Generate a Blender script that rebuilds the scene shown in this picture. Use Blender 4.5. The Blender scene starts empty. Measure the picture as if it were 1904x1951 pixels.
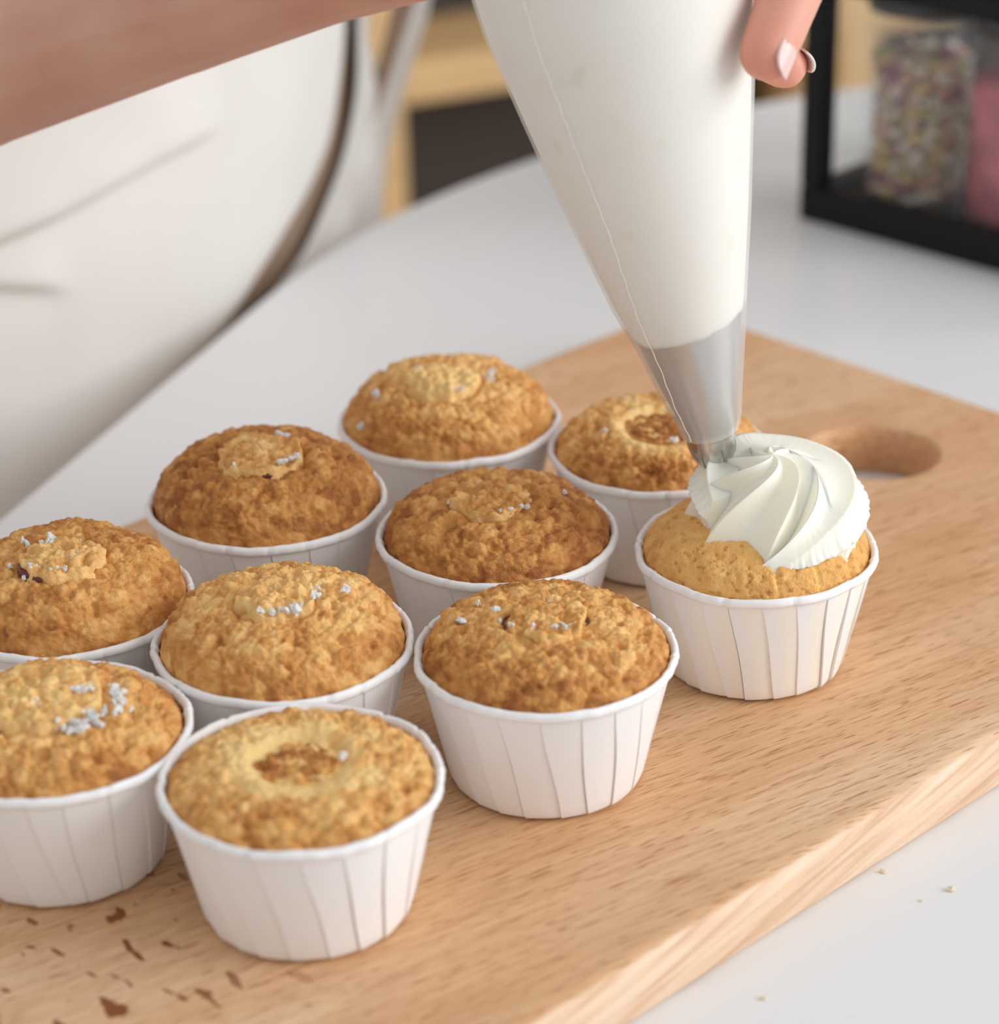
import bpy, bmesh, math, random
import numpy as np
from mathutils import Vector, Matrix
sc = bpy.context.scene
COL = sc.collection
PI = math.pi

# ------------------------------------------------------------------ camera, world, lights, exposure
H = 0.32870
PITCH, ROLL, F_PX = 0.448192, -0.022709, 4828.49
c_, s_ = math.cos(PITCH), math.sin(PITCH)
right = Vector((1, 0, 0)); fwd = Vector((0, c_, -s_)); up = Vector((0, s_, c_))
cr, sr = math.cos(ROLL), math.sin(ROLL)
r2 = cr * right + sr * up
u2 = -sr * right + cr * up
cam = bpy.data.cameras.new('camera')
cam.sensor_fit = 'HORIZONTAL'; cam.sensor_width = 36.0
cam.lens = 36.0 * F_PX / 1904.0
cam.clip_start = 0.02; cam.clip_end = 50
cam.dof.use_dof = True
cam.dof.focus_distance = 0.635
cam.dof.aperture_fstop = 9.5
cam.dof.aperture_blades = 0
co = bpy.data.objects.new('camera', cam); COL.objects.link(co)
M = Matrix(((r2.x, u2.x, -fwd.x, 0), (r2.y, u2.y, -fwd.y, 0), (r2.z, u2.z, -fwd.z, H), (0, 0, 0, 1)))
co.matrix_world = M
sc.camera = co

W = bpy.data.worlds.new('world'); sc.world = W; W.use_nodes = True
bg = W.node_tree.nodes['Background']
bg.inputs[0].default_value = (0.965, 0.98, 1.0, 1); bg.inputs[1].default_value = 0.65

def area(name, loc, target, sx, sy, power, col):
    l = bpy.data.lights.new(name, 'AREA'); l.shape = 'RECTANGLE'; l.size = sx; l.size_y = sy
    l.energy = power; l.color = col
    o = bpy.data.objects.new(name, l); COL.objects.link(o)
    o.location = loc
    d = Vector(target) - Vector(loc)
    o.rotation_euler = d.to_track_quat('-Z', 'Y').to_euler()
    return o
area('window_daylight', (1.80, 0.30, 0.78), (0.05, 0.6, 0.0), 1.4, 1.3, 31.0, (0.97, 0.985, 1.0))

sc.view_settings.view_transform = 'Standard'
sc.view_settings.look = 'None'
sc.view_settings.exposure = 0.0
sc.view_settings.gamma = 1.0
sc.view_settings.use_curve_mapping = False
sc.cycles.max_bounces = 8
sc.cycles.transparent_max_bounces = 12
sc.cycles.caustics_reflective = False
sc.cycles.caustics_refractive = False

# ------------------------------------------------------------------ helpers
def mesh_obj(name, verts, faces, mat=None, parent=None, smooth=True, attr=None):
    me = bpy.data.meshes.new(name)
    v = np.asarray(verts, dtype=np.float32).reshape(-1, 3)
    if isinstance(faces, np.ndarray):
        k = faces.shape[1]
        me.vertices.add(len(v)); me.vertices.foreach_set('co', v.ravel())
        me.loops.add(faces.size); me.loops.foreach_set('vertex_index', faces.astype(np.int32).ravel())
        me.polygons.add(len(faces))
        me.polygons.foreach_set('loop_start', np.arange(0, faces.size, k, dtype=np.int32))
        me.update(calc_edges=True); me.validate()
    else:
        me.from_pydata(v.tolist(), [], faces); me.update()
    if smooth:
        me.polygons.foreach_set('use_smooth', np.ones(len(me.polygons), dtype=bool))
    if attr is not None:
        for an, av in attr.items():
            a = me.attributes.new(an, 'FLOAT', 'POINT')
            a.data.foreach_set('value', np.asarray(av, dtype=np.float32))
    o = bpy.data.objects.new(name, me); COL.objects.link(o)
    if mat: me.materials.append(mat)
    if parent: o.parent = parent
    return o

def bm_obj(name, bm, mat=None, parent=None, smooth=True):
    me = bpy.data.meshes.new(name); bm.to_mesh(me); bm.free()
    if smooth: me.polygons.foreach_set('use_smooth', np.ones(len(me.polygons), dtype=bool))
    o = bpy.data.objects.new(name, me); COL.objects.link(o)
    if mat: me.materials.append(mat)
    if parent: o.parent = parent
    return o

def thing(name, label, cat, loc=(0, 0, 0), rotz=0, group=None):
    o = bpy.data.objects.new(name, None); COL.objects.link(o)
    o.empty_display_size = 0.02
    o.location = loc; o.rotation_euler = (0, 0, rotz)
    o['label'] = label; o['category'] = cat
    if group: o['group'] = group
    return o

def tag(o, label, cat, group=None, kind=None):
    o['label'] = label; o['category'] = cat
    if group: o['group'] = group
    if kind: o['kind'] = kind
    return o

def grid_faces(nr, nc, wrap=True):
    r = np.arange(nr - 1)[:, None]; c = np.arange(nc if wrap else nc - 1)[None, :]
    c2 = (c + 1) % nc
    return np.stack([r * nc + c, r * nc + c2, (r + 1) * nc + c2, (r + 1) * nc + c], -1).reshape(-1, 4)

def add_box(bm, lo, hi, bevel=0.0):
    lo = Vector(lo); hi = Vector(hi)
    r = bmesh.ops.create_cube(bm, size=1.0, matrix=Matrix.Translation((lo + hi) / 2) @ Matrix.Diagonal((*(hi - lo), 1)))
    if bevel > 0:
        es = list({e for v in r['verts'] for e in v.link_edges})
        bmesh.ops.bevel(bm, geom=es, offset=bevel, segments=2, affect='EDGES', profile=0.5)

def box_obj(name, lo, hi, mat, parent=None, bevel=0.002):
    bm = bmesh.new(); add_box(bm, lo, hi, bevel)
    return bm_obj(name, bm, mat, parent, smooth=False)

def lathe(name, prof, n, mat, parent=None, smooth=True):
    prof = np.array(prof); t = np.linspace(0, 2 * PI, n, endpoint=False)
    v = np.stack([prof[:, 0:1] * np.cos(t), prof[:, 0:1] * np.sin(t), prof[:, 1:2] + 0 * t], -1)
    return mesh_obj(name, v, grid_faces(len(prof), n), mat, parent, smooth)

# ---- numpy noise
def _hash(ix, iy, iz, seed):
    h = (ix.astype(np.int64) * 374761393 + iy.astype(np.int64) * 668265263 + iz.astype(np.int64) * 2147483647 + seed * 974711) & 0xFFFFFFFF
    h = ((h ^ (h >> 13)) * 1274126177) & 0xFFFFFFFF
    h = ((h ^ (h >> 16)) * 2246822519) & 0xFFFFFFFF
    return h ^ (h >> 15)
def _h01(ix, iy, iz, seed): return (_hash(ix, iy, iz, seed) & 0xFFFFFF) / float(0x1000000)

def vnoise(p, seed=0):
    i = np.floor(p).astype(np.int64); f = p - i; f = f * f * f * (f * (f * 6 - 15) + 10)
    o = 0
    for dx in (0, 1):
        for dy in (0, 1):
            for dz in (0, 1):
                w = (f[:, 0] if dx else 1 - f[:, 0]) * (f[:, 1] if dy else 1 - f[:, 1]) * (f[:, 2] if dz else 1 - f[:, 2])
                o = o + w * _h01(i[:, 0] + dx, i[:, 1] + dy, i[:, 2] + dz, seed)
    return o * 2 - 1
def fbm(p, seed=0, oct=3):
    o = 0; a = 1.0; t = 0
    for k in range(oct):
        o = o + a * vnoise(p * 2 ** k, seed + k); t += a; a *= 0.5
    return o / t
def worley(p, seed=0):
    i = np.floor(p).astype(np.int64)
    f1 = np.full(len(p), 9.0); f2 = np.full(len(p), 9.0); idv = np.zeros(len(p))
    for dx in (-1, 0, 1):
        for dy in (-1, 0, 1):
            for dz in (-1, 0, 1):
                c = i + np.array([dx, dy, dz])
                h = [_h01(c[:, 0], c[:, 1], c[:, 2], seed + k) for k in (11, 12, 13)]
                d = np.sqrt((c[:, 0] + h[0] - p[:, 0]) ** 2 + (c[:, 1] + h[1] - p[:, 1]) ** 2 + (c[:, 2] + h[2] - p[:, 2]) ** 2)
                m = d < f1
                f2 = np.where(m, f1, np.minimum(f2, d)); f1 = np.where(m, d, f1)
                idv = np.where(m, _h01(c[:, 0], c[:, 1], c[:, 2], seed + 14), idv)
    return f1, f2, idv

# ------------------------------------------------------------------ materials
def mat_new(name, base=(0.8, 0.8, 0.8), rough=0.5, metal=0.0, spec=0.5):
    m = bpy.data.materials.new(name); m.use_nodes = True
    b = m.node_tree.nodes['Principled BSDF']
    b.inputs['Base Color'].default_value = (*base, 1); b.inputs['Roughness'].default_value = rough
    b.inputs['Metallic'].default_value = metal; b.inputs['Specular IOR Level'].default_value = spec
    return m, m.node_tree.nodes, m.node_tree.links, b
def N(nt, t, **kw):
    n = nt.new(t)
    for k, v in kw.items(): setattr(n, k, v)
    return n
def ramp(nt, stops, interp='LINEAR'):
    r = nt.new('ShaderNodeValToRGB'); e = r.color_ramp.elements; r.color_ramp.interpolation = interp
    while len(e) > 1: e.remove(e[-1])
    e[0].position = stops[0][0]; e[0].color = (*stops[0][1], 1)
    for p, c in stops[1:]:
        x = e.new(p); x.color = (*c, 1)
    return r
def noise_bump(nt, li, b, scale, strength, dist, detail=3, coord='Object'):
    tc = nt.new('ShaderNodeTexCoord'); n = nt.new('ShaderNodeTexNoise'); bu = nt.new('ShaderNodeBump')
    n.inputs['Scale'].default_value = scale; n.inputs['Detail'].default_value = detail
    li.new(tc.outputs[coord], n.inputs['Vector']); li.new(n.outputs['Fac'], bu.inputs['Height'])
    bu.inputs['Strength'].default_value = strength; bu.inputs['Distance'].default_value = dist
    li.new(bu.outputs['Normal'], b.inputs['Normal'])
    return n
def simple(name, base, rough=0.5, metal=0.0, spec=0.5, var=0.06, scale=30, bump=0.0, bdist=0.001):
    m, nt, li, b = mat_new(name, base, rough, metal, spec)
    tc = nt.new('ShaderNodeTexCoord'); n = nt.new('ShaderNodeTexNoise'); n.inputs['Scale'].default_value = scale
    li.new(tc.outputs['Object'], n.inputs['Vector'])
    r = ramp(nt, [(0.3, tuple(c * (1 - var) for c in base)), (0.7, tuple(min(1, c * (1 + var)) for c in base))])
    li.new(n.outputs['Fac'], r.inputs['Fac']); li.new(r.outputs['Color'], b.inputs['Base Color'])
    if bump:
        bu = nt.new('ShaderNodeBump'); bu.inputs['Strength'].default_value = bump; bu.inputs['Distance'].default_value = bdist
        li.new(n.outputs['Fac'], bu.inputs['Height']); li.new(bu.outputs['Normal'], b.inputs['Normal'])
    return m

def wood_board(sides=True):
    m, nt, li, b = mat_new('beech_wood', rough=0.5, spec=0.35)
    tc = nt.new('ShaderNodeTexCoord')
    mp = nt.new('ShaderNodeMapping'); mp.inputs['Rotation'].default_value = (0, 0.03, math.radians(11))
    li.new(tc.outputs['Object'], mp.inputs['Vector'])
    def tex(scale_vec, detail=2, dist=0.0, rough=0.5):
        q = nt.new('ShaderNodeVectorMath'); q.operation = 'MULTIPLY'; q.inputs[1].default_value = scale_vec
        li.new(mp.outputs['Vector'], q.inputs[0])
        n = nt.new('ShaderNodeTexNoise'); n.inputs['Scale'].default_value = 1; n.inputs['Detail'].default_value = detail
        n.inputs['Distortion'].default_value = dist; n.inputs['Roughness'].default_value = rough
        li.new(q.outputs[0], n.inputs['Vector']); return n
    big = tex((5, 26, 26), 3, 0.4)
    r1 = ramp(nt, [(0.3, (0.67, 0.380, 0.190)), (0.5, (0.735, 0.460, 0.262)), (0.72, (0.81, 0.565, 0.372))])
    li.new(big.outputs['Fac'], r1.inputs['Fac'])
    fine = tex((40, 700, 700), 2)
    r2_ = ramp(nt, [(0.3, (0.86, 0.80, 0.74)), (0.65, (1.04, 1.04, 1.04))])
    li.new(fine.outputs['Fac'], r2_.inputs['Fac'])
    mx = nt.new('ShaderNodeMix'); mx.data_type = 'RGBA'; mx.blend_type = 'MULTIPLY'; mx.inputs[0].default_value = 1
    li.new(r1.outputs['Color'], mx.inputs[6]); li.new(r2_.outputs['Color'], mx.inputs[7])
    # short pore dashes along the grain
    pore = tex((140, 1750, 500), 1.5, 0.0)
    r3 = ramp(nt, [(0.585, (0, 0, 0)), (0.68, (1, 1, 1))])
    li.new(pore.outputs['Fac'], r3.inputs['Fac'])
    mx2 = nt.new('ShaderNodeMix'); mx2.data_type = 'RGBA'
    mul = nt.new('ShaderNodeMath'); mul.operation = 'MULTIPLY'; mul.inputs[1].default_value = 0.8
    li.new(r3.outputs['Color'], mul.inputs[0]); li.new(mul.outputs[0], mx2.inputs[0])
    li.new(mx.outputs[2], mx2.inputs[6]); mx2.inputs[7].default_value = (0.40, 0.175, 0.06, 1)
    # paler sanded side faces with long streaks instead of pores
    sd_ = nt.new('ShaderNodeVectorMath'); sd_.operation = 'MULTIPLY'; sd_.inputs[1].default_value = (22, 300, 420)
    sk_ = nt.new('ShaderNodeMapping'); sk_.inputs['Rotation'].default_value = (0, math.radians(9), 0); li.new(tc.outputs['Object'], sk_.inputs['Vector'])
    li.new(sk_.outputs['Vector'], sd_.inputs[0])
    sn = nt.new('ShaderNodeTexNoise'); sn.inputs['Scale'].default_value = 1; sn.inputs['Detail'].default_value = 4; li.new(sd_.outputs[0], sn.inputs['Vector'])
    sr_ = ramp(nt, [(0.34, (0.66, 0.40, 0.235)), (0.5, (0.80, 0.56, 0.38)), (0.7, (0.86, 0.66, 0.49))]); li.new(sn.outputs['Fac'], sr_.inputs['Fac'])
    tn = nt.new('ShaderNodeSeparateXYZ'); li.new(tc.outputs['Normal'], tn.inputs[0])
    smr = nt.new('ShaderNodeMapRange'); smr.inputs[1].default_value = 0.9; smr.inputs[2].default_value = 0.6; smr.inputs[3].default_value = 0.0; smr.inputs[4].default_value = 1.0
    li.new(tn.outputs['Z'], smr.inputs[0])
    mxs = nt.new('ShaderNodeMix'); mxs.data_type = 'RGBA'; li.new(smr.outputs[0], mxs.inputs[0]); li.new(mx2.outputs[2], mxs.inputs[6]); li.new(sr_.outputs['Color'], mxs.inputs[7])
    if sides: mx2 = mxs
    # dark cross-grain wear flecks in one worn patch at the near end
    q = nt.new('ShaderNodeVectorMath'); q.operation = 'MULTIPLY'; q.inputs[1].default_value = (250, 105, 0)
    li.new(tc.outputs['Object'], q.inputs[0])
    fl = nt.new('ShaderNodeTexNoise'); fl.inputs['Scale'].default_value = 1; fl.inputs['Detail'].default_value = 1.5
    li.new(q.outputs[0], fl.inputs['Vector'])
    r4 = ramp(nt, [(0.625, (0, 0, 0)), (0.66, (1, 1, 1))]); li.new(fl.outputs['Fac'], r4.inputs['Fac'])
    ds = nt.new('ShaderNodeVectorMath'); ds.operation = 'DISTANCE'; ds.inputs[1].default_value = WEAR
    li.new(tc.outputs['Object'], ds.inputs[0])
    mr = nt.new('ShaderNodeMapRange'); mr.inputs[1].default_value = 0.022; mr.inputs[2].default_value = 0.06
    mr.inputs[3].default_value = 1.0; mr.inputs[4].default_value = 0.0
    li.new(ds.outputs['Value'], mr.inputs[0])
    mm = nt.new('ShaderNodeMath'); mm.operation = 'MULTIPLY'
    li.new(r4.outputs['Color'], mm.inputs[0]); li.new(mr.outputs[0], mm.inputs[1])
    mx3 = nt.new('ShaderNodeMix'); mx3.data_type = 'RGBA'; li.new(mm.outputs[0], mx3.inputs[0])
    li.new(mx2.outputs[2], mx3.inputs[6]); mx3.inputs[7].default_value = (0.24, 0.075, 0.018, 1)
    li.new(mx3.outputs[2], b.inputs['Base Color'])
    bu = nt.new('ShaderNodeBump'); bu.inputs['Strength'].default_value = 0.25; bu.inputs['Distance'].default_value = 0.0003; bu.invert = True
    li.new(r3.outputs['Color'], bu.inputs['Height']); li.new(bu.outputs['Normal'], b.inputs['Normal'])
    return m

WEAR = (-0.383, -0.048, 0.0165)   # in the board's own frame

def cake_mat(name, pale, light, mid, dark):
    m, nt, li, b = mat_new(name, rough=0.62, spec=0.3)
    a = nt.new('ShaderNodeAttribute'); a.attribute_name = 'bake'
    tc = nt.new('ShaderNodeTexCoord')
    n = nt.new('ShaderNodeTexNoise'); n.inputs['Scale'].default_value = 900; n.inputs['Detail'].default_value = 3
    li.new(tc.outputs['Object'], n.inputs['Vector'])
    ma = nt.new('ShaderNodeMath'); ma.operation = 'MULTIPLY_ADD'; ma.inputs[1].default_value = 0.30; 
    li.new(n.outputs['Fac'], ma.inputs[0])
    sb = nt.new('ShaderNodeMath'); sb.operation = 'SUBTRACT'; sb.inputs[1].default_value = 0.15
    li.new(a.outputs['Fac'], sb.inputs[0]); li.new(sb.outputs[0], ma.inputs[2])
    r = ramp(nt, [(0.0, pale), (0.35, light), (0.65, mid), (1.0, dark)])
    li.new(ma.outputs[0], r.inputs['Fac']); li.new(r.outputs['Color'], b.inputs['Base Color'])
    bu = nt.new('ShaderNodeBump'); bu.inputs['Strength'].default_value = 0.8; bu.inputs['Distance'].default_value = 0.00045
    n2 = nt.new('ShaderNodeTexNoise'); n2.inputs['Scale'].default_value = 1500; n2.inputs['Detail'].default_value = 2
    li.new(tc.outputs['Object'], n2.inputs['Vector'])
    li.new(n2.outputs['Fac'], bu.inputs['Height']); li.new(bu.outputs['Normal'], b.inputs['Normal'])
    b.inputs['Subsurface Weight'].default_value = 0.05
    b.inputs['Subsurface Radius'].default_value = (1.0, 0.45, 0.12); b.inputs['Subsurface Scale'].default_value = 0.0015
    return m
M_CAKE = cake_mat('baked_crust', (0.90, 0.62, 0.26), (0.80, 0.455, 0.155), (0.61, 0.275, 0.072), (0.34, 0.115, 0.026))
M_CAKE2 = cake_mat('soft_sponge', (0.93, 0.62, 0.16), (0.87, 0.52, 0.185), (0.80, 0.43, 0.13), (0.62, 0.29, 0.08))

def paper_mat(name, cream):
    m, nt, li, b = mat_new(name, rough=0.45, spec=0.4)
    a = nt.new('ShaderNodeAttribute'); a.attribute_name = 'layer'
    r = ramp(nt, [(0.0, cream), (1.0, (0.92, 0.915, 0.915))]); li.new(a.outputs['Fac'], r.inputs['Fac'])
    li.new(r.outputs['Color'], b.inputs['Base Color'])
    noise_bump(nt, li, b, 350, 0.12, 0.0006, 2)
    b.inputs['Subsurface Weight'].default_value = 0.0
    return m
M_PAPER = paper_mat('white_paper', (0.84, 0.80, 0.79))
M_PAPER_C = paper_mat('translucent_paper', (0.95, 0.91, 0.835))

m, nt, li, b = mat_new('whipped_cream', (0.95, 0.925, 0.80), 0.42, spec=0.35)
b.inputs['Subsurface Weight'].default_value = 0.35; b.inputs['Subsurface Radius'].default_value = (1.0, 0.8, 0.35); b.inputs['Subsurface Scale'].default_value = 0.003
noise_bump(nt, li, b, 900, 0.10, 0.0004, 2)
M_CREAM = m
m, nt, li, b = mat_new('bag_cream', (0.92, 0.885, 0.80), 0.4, spec=0.3)
tc = nt.new('ShaderNodeTexCoord'); n = nt.new('ShaderNodeTexNoise'); n.inputs['Scale'].default_value = 130; n.inputs['Detail'].default_value = 1
li.new(tc.outputs['Object'], n.inputs['Vector'])
r = ramp(nt, [(0.66, (0.915, 0.885, 0.805)), (0.78, (0.84, 0.80, 0.66))]); li.new(n.outputs['Fac'], r.inputs['Fac']); li.new(r.outputs['Color'], b.inputs['Base Color'])
b.inputs['Subsurface Weight'].default_value = 0.2; b.inputs['Subsurface Radius'].default_value = (1.0, 0.75, 0.4); b.inputs['Subsurface Scale'].default_value = 0.004
M_BAGCREAM = m

def film_mat(name, alpha, tint, rough):
    m = bpy.data.materials.new(name); m.use_nodes = True; nt = m.node_tree.nodes; li = m.node_tree.links
    b = nt['Principled BSDF']; b.inputs['Base Color'].default_value = (*tint, 1); b.inputs['Roughness'].default_value = rough
    n = nt.new('ShaderNodeTexNoise'); n.inputs['Scale'].default_value = 90
    tc = nt.new('ShaderNodeTexCoord'); li.new(tc.outputs['Object'], n.inputs['Vector'])
    mr = nt.new('ShaderNodeMapRange'); mr.inputs[3].default_value = alpha * 0.92; mr.inputs[4].default_value = alpha * 1.08
    li.new(n.outputs['Fac'], mr.inputs[0]); li.new(mr.outputs[0], b.inputs['Alpha'])
    return m
M_FILM = film_mat('clear_plastic_film', 0.34, (0.90, 0.885, 0.87), 0.36)
M_SEAM = simple('plastic_seam', (0.93, 0.91, 0.88), 0.3)

m, nt, li, b = mat_new('nozzle_steel', (0.62, 0.60, 0.57), 0.27, 1.0)
noise_bump(nt, li, b, 200, 0.05, 0.0003, 2); M_STEEL = m

m, nt, li, b = mat_new('jam', (0.13, 0.008, 0.008), 0.25, spec=0.6); noise_bump(nt, li, b, 600, 0.3, 0.0004); M_JAM = m
m, nt, li, b = mat_new('sugar', (0.95, 0.945, 0.93), 0.6); noise_bump(nt, li, b, 1500, 0.5, 0.0004); M_SUGAR = m

m, nt, li, b = mat_new('white_laminate', (0.80, 0.805, 0.81), 0.33, spec=0.4)
noise_bump(nt, li, b, 1400, 0.06, 0.0003, 2); M_TABLE = m
M_CRUMB = simple('pale_crumb', (0.80, 0.70, 0.52), 0.7)
M_BLACK = simple('black_metal', (0.010, 0.010, 0.011), 0.6, spec=0.2)
M_BLACKLID = simple('black_lid', (0.015, 0.015, 0.016), 0.35)

def glass_mat(name, tint=(0.95, 0.96, 0.96), alpha=0.10):
    m = bpy.data.materials.new(name); m.use_nodes = True; nt = m.node_tree.nodes; li = m.node_tree.links
    nt.remove(nt['Principled BSDF'])
    tr = nt.new('ShaderNodeBsdfTransparent'); tr.inputs[0].default_value = (*tint, 1)
    gl = nt.new('ShaderNodeBsdfGlossy'); gl.inputs['Roughness'].default_value = 0.06
    fr = nt.new('ShaderNodeMath'); fr.operation = 'MULTIPLY_ADD'; lw = nt.new('ShaderNodeLayerWeight'); lw.inputs[0].default_value = 0.25; li.new(lw.outputs['Facing'], fr.inputs[0]); fr.inputs[1].default_value = 0.07; fr.inputs[2].default_value = 0.015
    mx = nt.new('ShaderNodeMixShader'); li.new(fr.outputs[0], mx.inputs[0]); li.new(tr.outputs[0], mx.inputs[1]); li.new(gl.outputs[0], mx.inputs[2])
    li.new(mx.outputs[0], nt['Material Output'].inputs['Surface'])
    return m
M_GLASS = glass_mat('clear_glass', (0.975, 0.98, 0.98))
M_JARGLASS = glass_mat('jar_glass', (0.975, 0.975, 0.975))

def cloth(name, base, var=0.05):
    m, nt, li, b = mat_new(name, base, 0.85, spec=0.15)
    tc = nt.new('ShaderNodeTexCoord'); n = nt.new('ShaderNodeTexNoise'); n.inputs['Scale'].default_value = 14; n.inputs['Detail'].default_value = 3
    li.new(tc.outputs['Object'], n.inputs['Vector'])
    r = ramp(nt, [(0.3, tuple(c * (1 - var) for c in base)), (0.7, tuple(c * (1 + var) for c in base))]); li.new(n.outputs['Fac'], r.inputs['Fac'])
    li.new(r.outputs['Color'], b.inputs['Base Color'])
    n2 = nt.new('ShaderNodeTexNoise'); n2.inputs['Scale'].default_value = 900; li.new(tc.outputs['Object'], n2.inputs['Vector'])
    bu = nt.new('ShaderNodeBump'); bu.inputs['Strength'].default_value = 0.2; bu.inputs['Distance'].default_value = 0.0006
    li.new(n2.outputs['Fac'], bu.inputs['Height']); li.new(bu.outputs['Normal'], b.inputs['Normal'])
    return m
M_APRON = cloth('apron_linen', (0.76, 0.725, 0.685), 0.03)
M_SHIRT = cloth('brown_cloth', (0.36, 0.25, 0.175))  # shirt colour; also put in as shade on the apron fold and tie
M_TROUSER = cloth('dark_trousers', (0.10, 0.09, 0.09))

m, nt, li, b = mat_new('skin', rough=0.5, spec=0.4)
tc = nt.new('ShaderNodeTexCoord'); n = nt.new('ShaderNodeTexNoise'); n.inputs['Scale'].default_value = 45; n.inputs['Detail'].default_value = 5
li.new(tc.outputs['Object'], n.inputs['Vector'])
r = ramp(nt, [(0.3, (0.66, 0.355, 0.265)), (0.7, (0.74, 0.455, 0.345))]); li.new(n.outputs['Fac'], r.inputs['Fac'])
at = nt.new('ShaderNodeAttribute'); at.attribute_name = 'flush'
mx = nt.new('ShaderNodeMix'); mx.data_type = 'RGBA'; li.new(at.outputs['Fac'], mx.inputs[0]); li.new(r.outputs['Color'], mx.inputs[6]); mx.inputs[7].default_value = (0.76, 0.29, 0.20, 1)
li.new(mx.outputs[2], b.inputs['Base Color'])
b.inputs['Subsurface Weight'].default_value = 0.25; b.inputs['Subsurface Radius'].default_value = (1, 0.35, 0.2); b.inputs['Subsurface Scale'].default_value = 0.004
n2 = nt.new('ShaderNodeTexNoise'); n2.inputs['Scale'].default_value = 700; n2.inputs['Detail'].default_value = 3; li.new(tc.outputs['Object'], n2.inputs['Vector'])
bu = nt.new('ShaderNodeBump'); bu.inputs['Strength'].default_value = 0.2; bu.inputs['Distance'].default_value = 0.0004
li.new(n2.outputs['Fac'], bu.inputs['Height']); li.new(bu.outputs['Normal'], b.inputs['Normal'])
M_SKIN = m
M_NAIL = simple('fingernail', (0.80, 0.53, 0.49), 0.28, spec=0.5)
M_NAILTIP = simple('nail_tip', (0.90, 0.84, 0.79), 0.25)
M_MOLE = simple('mole', (0.30, 0.11, 0.06), 0.6)

def pine(name, base):
    m, nt, li, b = mat_new(name, base, 0.5, spec=0.3)
    tc = nt.new('ShaderNodeTexCoord'); mp = nt.new('ShaderNodeMapping'); mp.inputs['Scale'].default_value = (3, 30, 30)
    li.new(tc.outputs['Object'], mp.inputs['Vector'])
    n = nt.new('ShaderNodeTexNoise'); n.inputs['Scale'].default_value = 3; n.inputs['Detail'].default_value = 3; li.new(mp.outputs[0], n.inputs['Vector'])
    r = ramp(nt, [(0.3, tuple(c * 0.88 for c in base)), (0.7, tuple(min(1, c * 1.08) for c in base))]); li.new(n.outputs['Fac'], r.inputs['Fac'])
    li.new(r.outputs['Color'], b.inputs['Base Color']); return m
M_PINE = pine('light_pine', (0.80, 0.53, 0.26))
M_DARK = simple('dark_panel', (0.050, 0.038, 0.030), 0.6)
M_WALL = simple('grey_wall', (0.62, 0.60, 0.58), 0.8)
M_FLOOR = pine('floor_wood', (0.35, 0.24, 0.15))

# ------------------------------------------------------------------ setting: floor, wall
FLOOR_Z = -0.77
TT = -0.0165                      # tabletop surface; board top is z = 0
o = box_obj('floor', (-1.6, -0.6, FLOOR_Z - 0.05), (2.4, 3.2, FLOOR_Z), M_FLOOR, bevel=0); o['kind'] = 'structure'
o = box_obj('wall_back', (-1.6, 3.15, FLOOR_Z), (2.4, 3.25, 1.9), M_WALL, bevel=0); o['kind'] = 'structure'

# ------------------------------------------------------------------ round table
tb = thing('dining_table', 'white laminate table with rounded ends carrying the wooden board and the black framed box', 'table', (0.3483, 0.7285, FLOOR_Z))
tz = TT - FLOOR_Z
TA = math.radians(70)
TE = Vector((math.cos(TA), math.sin(TA), 0)); TG = Vector((TE.y, -TE.x, 0))
def table_loop(d, z, n=72):
    out = []
    for sg, pc in ((1, 0.83), (-1, -0.35)):
        for k in range(n + 1):
            a = PI / 2 - PI * k / n if sg > 0 else -PI / 2 - PI * k / n
            p = pc + (0.435 - d) * math.cos(a) ; q = 0.04 - (0.435 - d) * math.sin(a)
            w_ = TE * p + TG * q
            out.append((w_.x - 0.3483, w_.y - 0.7285, z))
    return out
bm = bmesh.new()
loops = [[bm.verts.new(p) for p in table_loop(d, z)] for d, z in ((0.0014, tz), (0.0004, tz - 0.0005), (0.0, tz - 0.0018), (0.0, tz - 0.021), (0.0015, tz - 0.0225))]
for la, lb in zip(loops, loops[1:]):
    for i in range(len(la)): bm.faces.new((la[i], lb[i], lb[(i + 1) % len(la)], la[(i + 1) % len(la)]))
bm.faces.new(loops[0][::-1]); bm.faces.new(loops[-1]); bmesh.ops.recalc_face_normals(bm, faces=bm.faces)
bm_obj('tabletop', bm, M_TABLE, tb, smooth=False)
for k in range(4):
    a = PI / 4 + k * PI / 2
    bm = bmesh.new()
    q_ = TE * (0.24 + (0.52 if k in (0, 1) else -0.52)) + TG * (0.04 + (0.24 if k in (0, 3) else -0.24)) - Vector((0.3483, 0.7285, 0)); top = q_ + Vector((0, 0, tz - 0.0222)); bot = Vector((q_.x * 1.06, q_.y * 1.06, 0.0))
    bmesh.ops.create_cone(bm, cap_ends=True, segments=20, radius1=0.014, radius2=0.022, depth=tz - 0.0222, matrix=Matrix.Translation((0, 0, (tz - 0.0222) / 2)))
    for v in bm.verts:
        f_ = v.co.z / (tz - 0.0222); v.co += bot.lerp(top, f_) * 1.0 - Vector((0, 0, v.co.z)) * 1.0 + Vector((0, 0, v.co.z)) - Vector((0, 0, bot.lerp(top, f_).z))
    bm_obj('table_leg', bm, M_PINE, tb)

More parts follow.
